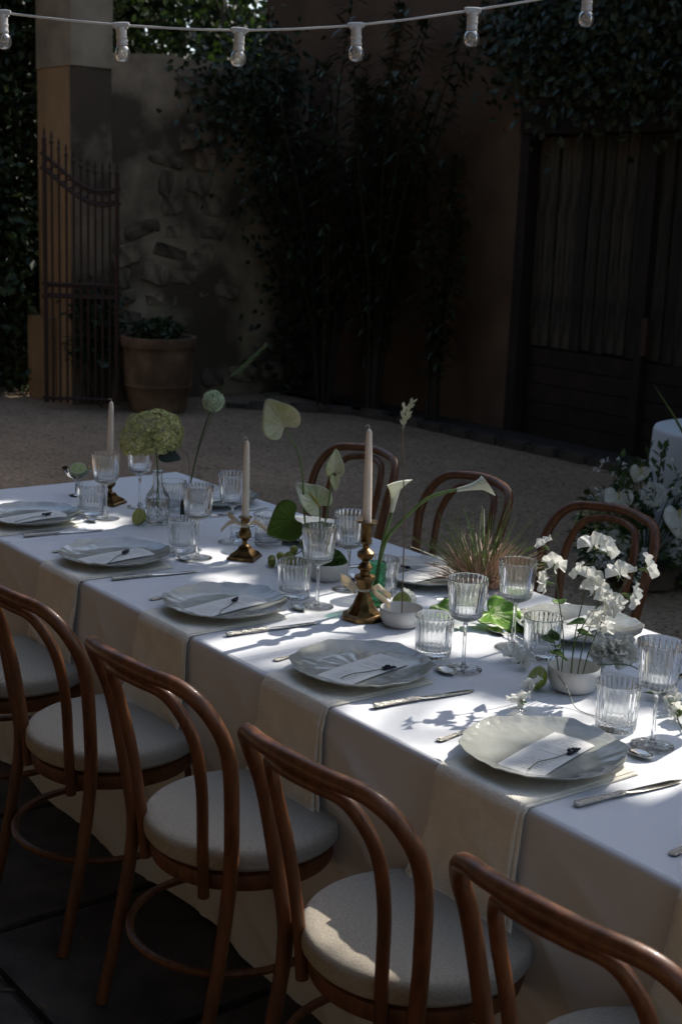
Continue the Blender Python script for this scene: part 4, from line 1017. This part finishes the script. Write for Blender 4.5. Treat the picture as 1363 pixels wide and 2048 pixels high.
sweetpea('sweet pea stem leaning left with three white blossoms', (-.02, -.02, 0), [(.695, .530, .86), (.675, .528, .95), (.650, .530, 1.02), (.640, .528, 1.055)], [((.630, .516, 1.078), (-.5, -.5, .6), .95), ((.652, .530, 1.042), (.3, -.6, -.1), .95), ((.652, .512, .996), (-.6, -.7, .0), 1.05)], 2)
sweetpea('tallest white sweet pea stem with a cluster of blossoms', (.0, -.005, 0), [(.706, .553, .87), (.703, .578, .97), (.702, .600, 1.05), (.703, .608, 1.075)], [((.700, .602, 1.082), (.3, -.5, .5), 1.15), ((.716, .622, 1.072), (.6, .2, .2), 1.15), ((.690, .575, 1.02), (-.5, -.7, .3), .9), ((.708, .588, 1.01), (.7, -.6, .2), 1.0)], 1)
sweetpea('white sweet pea stem reaching right over the gravel-side plate', (.015, .01, 0), [(.735, .575, .85), (.748, .610, .94), (.760, .650, 1.005), (.768, .672, 1.03)], [((.778, .690, 1.036), (.6, .75, .12), 1.25), ((.748, .640, 1.02), (.5, -.3, .5), 1.15), ((.766, .655, .975), (.7, .5, -.25), 1.25)], 0)
sweetpea('white sweet pea stem with blossoms hanging at mid height', (.01, 0, 0), [(.722, .565, .85), (.726, .585, .91), (.730, .598, .96), (.728, .602, .985)], [((.722, .590, .985), (.7, -.6, .2), 1.1), ((.738, .606, .962), (.75, -.4, -.1), 1.2), ((.746, .622, .950), (.8, .1, -.1), 1.1), ((.730, .600, .925), (.7, -.5, -.3), 1.0)], 0)
sweetpea('leafy sweet pea shoot at the left rim of the bowl', (-.03, -.01, 0), [(.675, .530, .83), (.655, .535, .87), (.635, .545, .895)], [], 4)
sweetpea('thin bare sweet pea stem in the middle of the bowl', (.005, -.015, 0), [(.716, .545, .86), (.725, .575, .93), (.735, .60, .955)], [((.736, .605, .90), (.7, -.6, -.2), .9)], 2)
# fallen blossoms on the cloth
for i, (x, y, a, lab) in enumerate(((.496, .563, 2.0, 'fallen white blossom lying before the tumbler by the cut lime'), (.545, .556, 4.0, 'fallen white blossom between the cut lime and a goblet'), (.690, .445, 5.2, 'crumpled white blossom touching the cut lime'), (.742, .357, 1.0, 'pale fallen petal beyond the plate by the sweet peas'), (-.02, .665, .4, 'fallen white blossom by the green vase'), (.33, .80, 3.0, 'fallen white blossom next to the variegated leaf'), (.862, .672, .5, 'white blossom on the trailing stem beside the goblet'), (.925, .655, 1.3, 'white blossom in the middle of the trailing stem'), (.985, .60, 2.6, 'white blossom at the end of the trailing stem'))):
    t = thing('fallen_blossom', lab, 'blossom', (x, y, TZ+.018), a, 'fallen sweet pea blossoms')
    blossom(t, (0, 0, 0), (math.cos(a*2)*.7, math.sin(a*2)*.7, .35), .95, 0)
    blossom(t, (.008, .004, -.003), (math.cos(a*2+1.6), math.sin(a*2+1.6), .1), .7, 1.0)
ts = thing('trailing_stem', 'green stem of white blossoms trailing across the cloth past the goblet', 'stem', (.74, .60, TZ+.06))
MB().tube(crom([(0, 0, 0), (.06, .05, .005), (.12, .075, -.03), (.19, .05, -.05), (.25, -.01, -.054), (.30, -.05, -.055)], 6), .0016, 6).build('stalk', M_STEMD, ts)
for (x, y) in ((.13, .06), (.2, .03), (.24, .01)):
    heart('leaf', (x, y, -.045), (rnd(-1, 1), rnd(-1, 1), .2), (0, 0, 1), .035, .02, M_STEM, ts, .2, .2)
# white carnation / peony behind the bowl
cn = thing('carnation', 'full ruffled white carnation lying behind the sweet pea bowl', 'flower', (.705, .690, TZ+.060))
cn.scale = (1.15, 1.15, 1.12)
b = MB()
for k in range(130):
    n_ = rvec(); 
    if n_.z < -.5: n_.z *= -.4; n_.normalize()
    t1 = n_.orthogonal().normalized(); t2 = n_.cross(t1); ph = rnd(0, 6); R0 = rnd(.030, .054); wd = rnd(.010, .017); a0 = rnd(0, TAU)
    e1 = t1*math.cos(a0)+t2*math.sin(a0); e2 = n_.cross(e1)
    def f(u, v, n_=n_, e1=e1, e2=e2, ph=ph, R0=R0, wd=wd):
        s_ = (v-.5)*2; return n_*(R0*u**.8*(1-.10*s_*s_))+e1*(s_*wd*u)+e2*(.005*math.sin(s_*9+ph)*u*u+.008*(u-.4)*u)
    b.sheet(f, 5, 10)
b.build('petals', M_PETAL, cn, sharp=0)

# ================================================================== CHAIRS
def make_chair():
    t = thing('bentwood_chair', '', 'chair')
    H = [(-.190, -.250, 0), (-.186, -.200, .22), (-.184, -.170, .42), (-.205, -.182, .58), (-.221, -.205, .73), (-.213, -.243, .818), (-.172, -.282, .872), (-.088, -.312, .887), (0, -.322, .892)]
    H = H+[(-x, y, z) for (x, y, z) in H[-2::-1]]
    MB().tube(crom(H, 6), [.0140, .0160, .0160, .0158, .0158, .0160, .0160, .0140], 14).build('back_hoop', M_WOOD, t)
    I = [(-.112, -.183, .375), (-.119, -.192, .50), (-.134, -.208, .64), (-.138, -.236, .755), (-.108, -.275, .836), (-.05, -.302, .856), (0, -.310, .860)]
    I = I+[(-x, y, z) for (x, y, z) in I[-2::-1]]
    MB().tube(crom(I, 6), .0128, 12).build('inner_hoop', M_WOOD, t)
    for s_ in (-1, 1): MB().tube(crom([(s_*.135, .145, .40), (s_*.146, .158, .22), (s_*.160, .180, 0)], 4), [.0175, .015, .0125], 12).build('leg', M_WOOD, t)
    MB().lathe([(.0, .388), (.188, .386), (.204, .390), (.208, .406), (.205, .424), (.194, .432), (.0, .432)], 56, cap=(False, False)).build('seat_frame', M_WOOD, t)
    MB().lathe([(.0, .436), (.200, .436), (.214, .439), (.2195, .446), (.2205, .449), (.2195, .452), (.2205, .458), (.2200, .472), (.2165, .481), (.208, .4865), (.19, .4885), (.10, .4895), (.0, .4890)], 64, cap=(False, False)).build('cushion', M_CUSH, t)
    MB().tube([(.222*math.cos(TAU*k/48), -.032+.222*math.sin(TAU*k/48), .22) for k in range(48)], .0095, 8, closed=True).build('stretcher_ring', M_WOOD, t)
    return t
ch = make_chair()
NEAR = [(-.80, -.150, R(3), 'bentwood chair with oat cushion by the napkin next to the short candlestick, end chair'), (-.20, -.150, R(2), 'bentwood chair with oat cushion tucked in below the short candlestick'), (.405, -.150, R(3), 'bentwood chair with oat cushion tucked in below the tall candlestick'), (1.0, -.150, R(2), 'bentwood chair with a napkin corner touching its cushion'), (1.585, -.160, R(3), 'bentwood chair back next to the chair touched by a napkin')]
for i, (x, y, a, lab) in enumerate(NEAR):
    if i == 0: ch.location = (x, y, .026); ch.rotation_euler = (0, 0, a); ch['label'] = lab; ch['group'] = 'bentwood chairs along the paving'
    else: dup(ch, None, (x, y, .026), a, lab, 'bentwood chairs along the paving')
for (x, y, a, lab) in ((-1.38, 1.315, R(184), 'bentwood chair on the gravel behind the anthuriums'), (-.76, 1.31, R(177), 'bentwood chair on the gravel behind the arching calla lily'), (-.135, 1.345, R(181), 'bentwood chair on the gravel behind the sweet peas, before the floor flowers'), (.58, 1.36, R(180), 'bentwood chair on the gravel facing the carnation')):
    dup(ch, None, (x, y, 0), a, lab, 'bentwood chairs on the gravel side')

# ================================================================== STRING LIGHTS
sl = thing('string_lights', 'white festoon cable with clear round bulbs strung over the table', 'string lights', (-.652, .487, 0))
BP = [(-1.49, -.575, 2.42), (-1.277, -.307, 2.362), (-1.066, -.039, 2.322), (-.857, .223, 2.300), (-.652, .487, 2.298), (-.456, .749, 2.324), (-.265, 1.014, 2.377), (-.080, 1.277, 2.444), (.105, 1.54, 2.53), (.29, 1.80, 2.63)]
c0 = Vector((-.652, .487, 0)); PB = [Vector(p)-c0 for p in BP]
ends = [Vector((-2.25, -1.55, 2.75))-c0, Vector((.95, 2.72, 3.05))-c0]
MB().tube(crom([ends[0]]+PB+[ends[1]], 8), .0033, 8).build('cable', M_WHITEP, sl)
dx = (PB[4]-PB[3]).normalized(); ang = math.atan2(dx.y, dx.x)
sk = MB(); sk.tube([(-.024, 0, 0), (-.014, 0, .0005), (.014, 0, .0005), (.024, 0, 0)], [.0062, .0078, .0078, .0062], 12)
sk.lathe([(.0145, -.006), (.0150, -.012), (.0145, -.030), (.0160, -.031), (.0160, -.036), (.0148, -.037), (.0148, -.047), (.0163, -.049), (.0163, -.054), (.0150, -.056)], 24, cap=(True, True))
sk.box((0, 0, -.004), (.036, .020, .012), tap=.8); sk_me = sk.mesh('socket', M_WHITEP)
bl_me = MB().lathe([(.012, -.054), (.0150, -.058), (.0200, -.066), (.0220, -.076), (.0205, -.088), (.0140, -.0965), (.0001, -.0995)], 28, cap=(False, False)).mesh('bulb', shell_glass('bulb_glass', (.96, .95, .92), .10, 1.1, .22), sharp=0)
fl_me = MB().tube(crom([(0, 0, -.056), (.004, 0, -.066), (.008, 0, -.076), (.003, .004, -.080), (-.003, -.004, -.079), (-.008, 0, -.076), (-.004, 0, -.066), (0, 0, -.056)], 4), .0012, 5).mesh('filament', mat('filament_wire', (.6, .55, .45), .4))
for i, p in enumerate(PB):
    o = put('socket', sk_me, sl, p, (R(rnd(-5, 5)), R(rnd(-4, 4)), ang)); put('bulb', bl_me, o); put('filament', fl_me, o)
for e, lab in ((ends[0]+c0, 'slim dark pole holding the festoon cable on the paving side'), (ends[1]+c0, 'slim dark pole holding the festoon cable on the gravel side')):
    t = thing('light_pole', lab, 'pole', (e.x, e.y, 0)); MB().tube([(0, 0, 0), (0, 0, 1.5), (0, 0, e.z+.04)], .02, 10).build('shaft', M_IRON, t); MB().lathe([(.14, 0), (.14, .02), (.03, .035), (.021, .06)], 24).build('foot', M_IRON, t)

# ================================================================== ROUND TABLE AND FLOOR FLOWERS
rt_ = thing('round_table', 'small round table under a white floor length cloth near the door wall', 'table', (-1.55, 4.17, 0))
MB().lathe([(.0, .76), (.40, .76), (.40, .735), (.0, .735)], 48, cap=(False, False)).build('tabletop', M_WOOD, rt_); MB().lathe([(.25, 0), (.25, .02), (.04, .04), (.035, .735)], 24).build('pedestal', M_WOOD, rt_)
def rtf(a, r, z):
    k = max(0, (.74-z)/.74); return r*(1+k*(.05+.05*math.sin(a*9)+.03*math.sin(a*5+1))), z
o = MB().lathe([(.0, .772), (.2, .772), (.40, .772), (.411, .768), (.416, .758)]+[(.418, .75-.73*i/14) for i in range(15)], 160, rtf, cap=(False, False)).build('round_tablecloth', M_CLOTH, sharp=0); o.location = (-1.55, 4.17, 0); tag(o, 'white cloth over the small round table near the door wall', 'tablecloth')
fa = Vector((-1.62, 3.62, 0)); random.seed(21)
ar = thing('floor_bouquet', 'large white and green flower arrangement on the gravel before the round table', 'flowers', tuple(fa))
MB().lathe([(.14, 0), (.18, .02), (.19, .12), (.17, .13), (.16, .12)], 32, cap=(True, True)).build('basket', M_BARK, ar)
b = MB(); st = MB()
for _ in range(70):
    n_ = rvec(); n_.z = abs(n_.z); e = Vector((n_.x*.36, n_.y*.36, .12+n_.z*.58)); st.tube(crom([(0, 0, .1), e*.5+Vector((0, 0, .08)), e], 3), .003, 5, cap=False)
    for k in range(16): p = e*rnd(.45, 1.02); d = (n_+rvec()*.9).normalized(); b.leaf(p+rvec()*.03, d, (Vector((0, 0, 1))+rvec()*.6).normalized(), rnd(.04, .075), rnd(.025, .04))
st.build('stem', M_STEMD, ar); b.build('foliage', mat('bouquet_leaf', (.05, .09, .022), .45, island=.4, trans=.25), ar, smooth=False)
for (x, y, z, L) in ((-.02, -.22, .50, .15), (.22, -.05, .44, .16), (-.26, -.1, .42, .12), (.05, -.25, .30, .13), (.28, .1, .36, .14), (.02, -.12, .62, .10)):
    s_ = heart('spathe', (x, y, z), (rnd(-.3, .3), rnd(-.2, .2), -.8+rnd(0, .3)), (.75, -.6, .35), L, L*.95, mat('white_spathe', (.72, .72, .66), .4, trans=.2), ar, .25, .3, .02); MB().tube([(x, y, z), (x+.02, y-.015, z+.01), (x+.035, y-.03, z-.03)], .004, 6).build('spadix', mat('spadix', (.4, .3, .05)), s_)
for (x, y, z, r_, mt) in ((-.15, -.22, .30, .095, M_VIB), (.0, -.28, .22, .085, M_PETAL), (-.25, -.12, .24, .07, M_PETAL), (.12, -.2, .16, .075, M_PETAL), (.25, .0, .24, .07, M_PETAL), (-.28, .02, .38, .06, M_PETAL), (.1, -.1, .50, .05, M_PETAL)):
    b = MB()
    for _ in range(260):
        n_ = rvec(); p = Vector((x, y, z))+n_*r_*rnd(.8, 1.05); d1 = (n_+rvec()*.8).normalized(); b.leaf(p, d1, rvec(), .022, .018)
    b.build('flower_head', mt, ar, smooth=False)
b = MB()
for _ in range(60):
    a = rnd(0, TAU); c = Vector((math.cos(a)*rnd(.1, .36), math.sin(a)*rnd(.1, .36), rnd(.45, .68)))
    for k in range(5): d = rvec(); b.leaf(c, d, rvec(), .016, .012)
b.build('filler_blossoms', M_PETAL, ar, smooth=False)
b = MB()
for k in range(7):
    a = -.4+k*.16; s0 = Vector((.25, .15, .35)); e = s0+Vector((-.10+.04*k, -.06+.05*k, .40+.02*k)); Q = crom([s0, s0.lerp(e, .6)+Vector((0, 0, .12)), e], 6); st_ = b.tube(Q, .003, 5)
    for j in range(30): p = Q[-1-j//6]; b.lance(p+rvec()*.012, (Vector((-.3, -.25, -.1))+rvec()*.5).normalized(), Vector((0, 0, 1)), .06, .006, .4)
b.build('plumes', M_SEED, ar, smooth=False)
MB().tube(crom([(.22, .18, .4), (.12, .10, .75), (-.02, -.02, 1.02)], 6), [.012, .008, .001], 4).build('long_blade', M_BLADE, ar)

# ================================================================== FALLEN LEAVES
random.seed(5)
b = MB()
for _ in range(900):
    if random.random() < .7: x, y, z = rnd(-8, 1.5), rnd(1.6, 5.9), .002
    else: x, y, z = rnd(-2.4, 1.6), rnd(-1.7, -.3), .028
    a = rnd(0, TAU); b.leaf(Vector((x, y, z+rnd(.001, .008))), Vector((math.cos(a), math.sin(a), rnd(-.05, .12))).normalized(), Vector((rnd(-.2, .2), rnd(-.2, .2), 1)), rnd(.02, .05), rnd(.012, .025))
o = b.build('fallen_leaves', mat('dry_leaf', (.075, .050, .024), .8, island=.5), smooth=False); tag(o, 'scattered small dry leaves on the gravel and paving', 'leaves', kind='stuff')
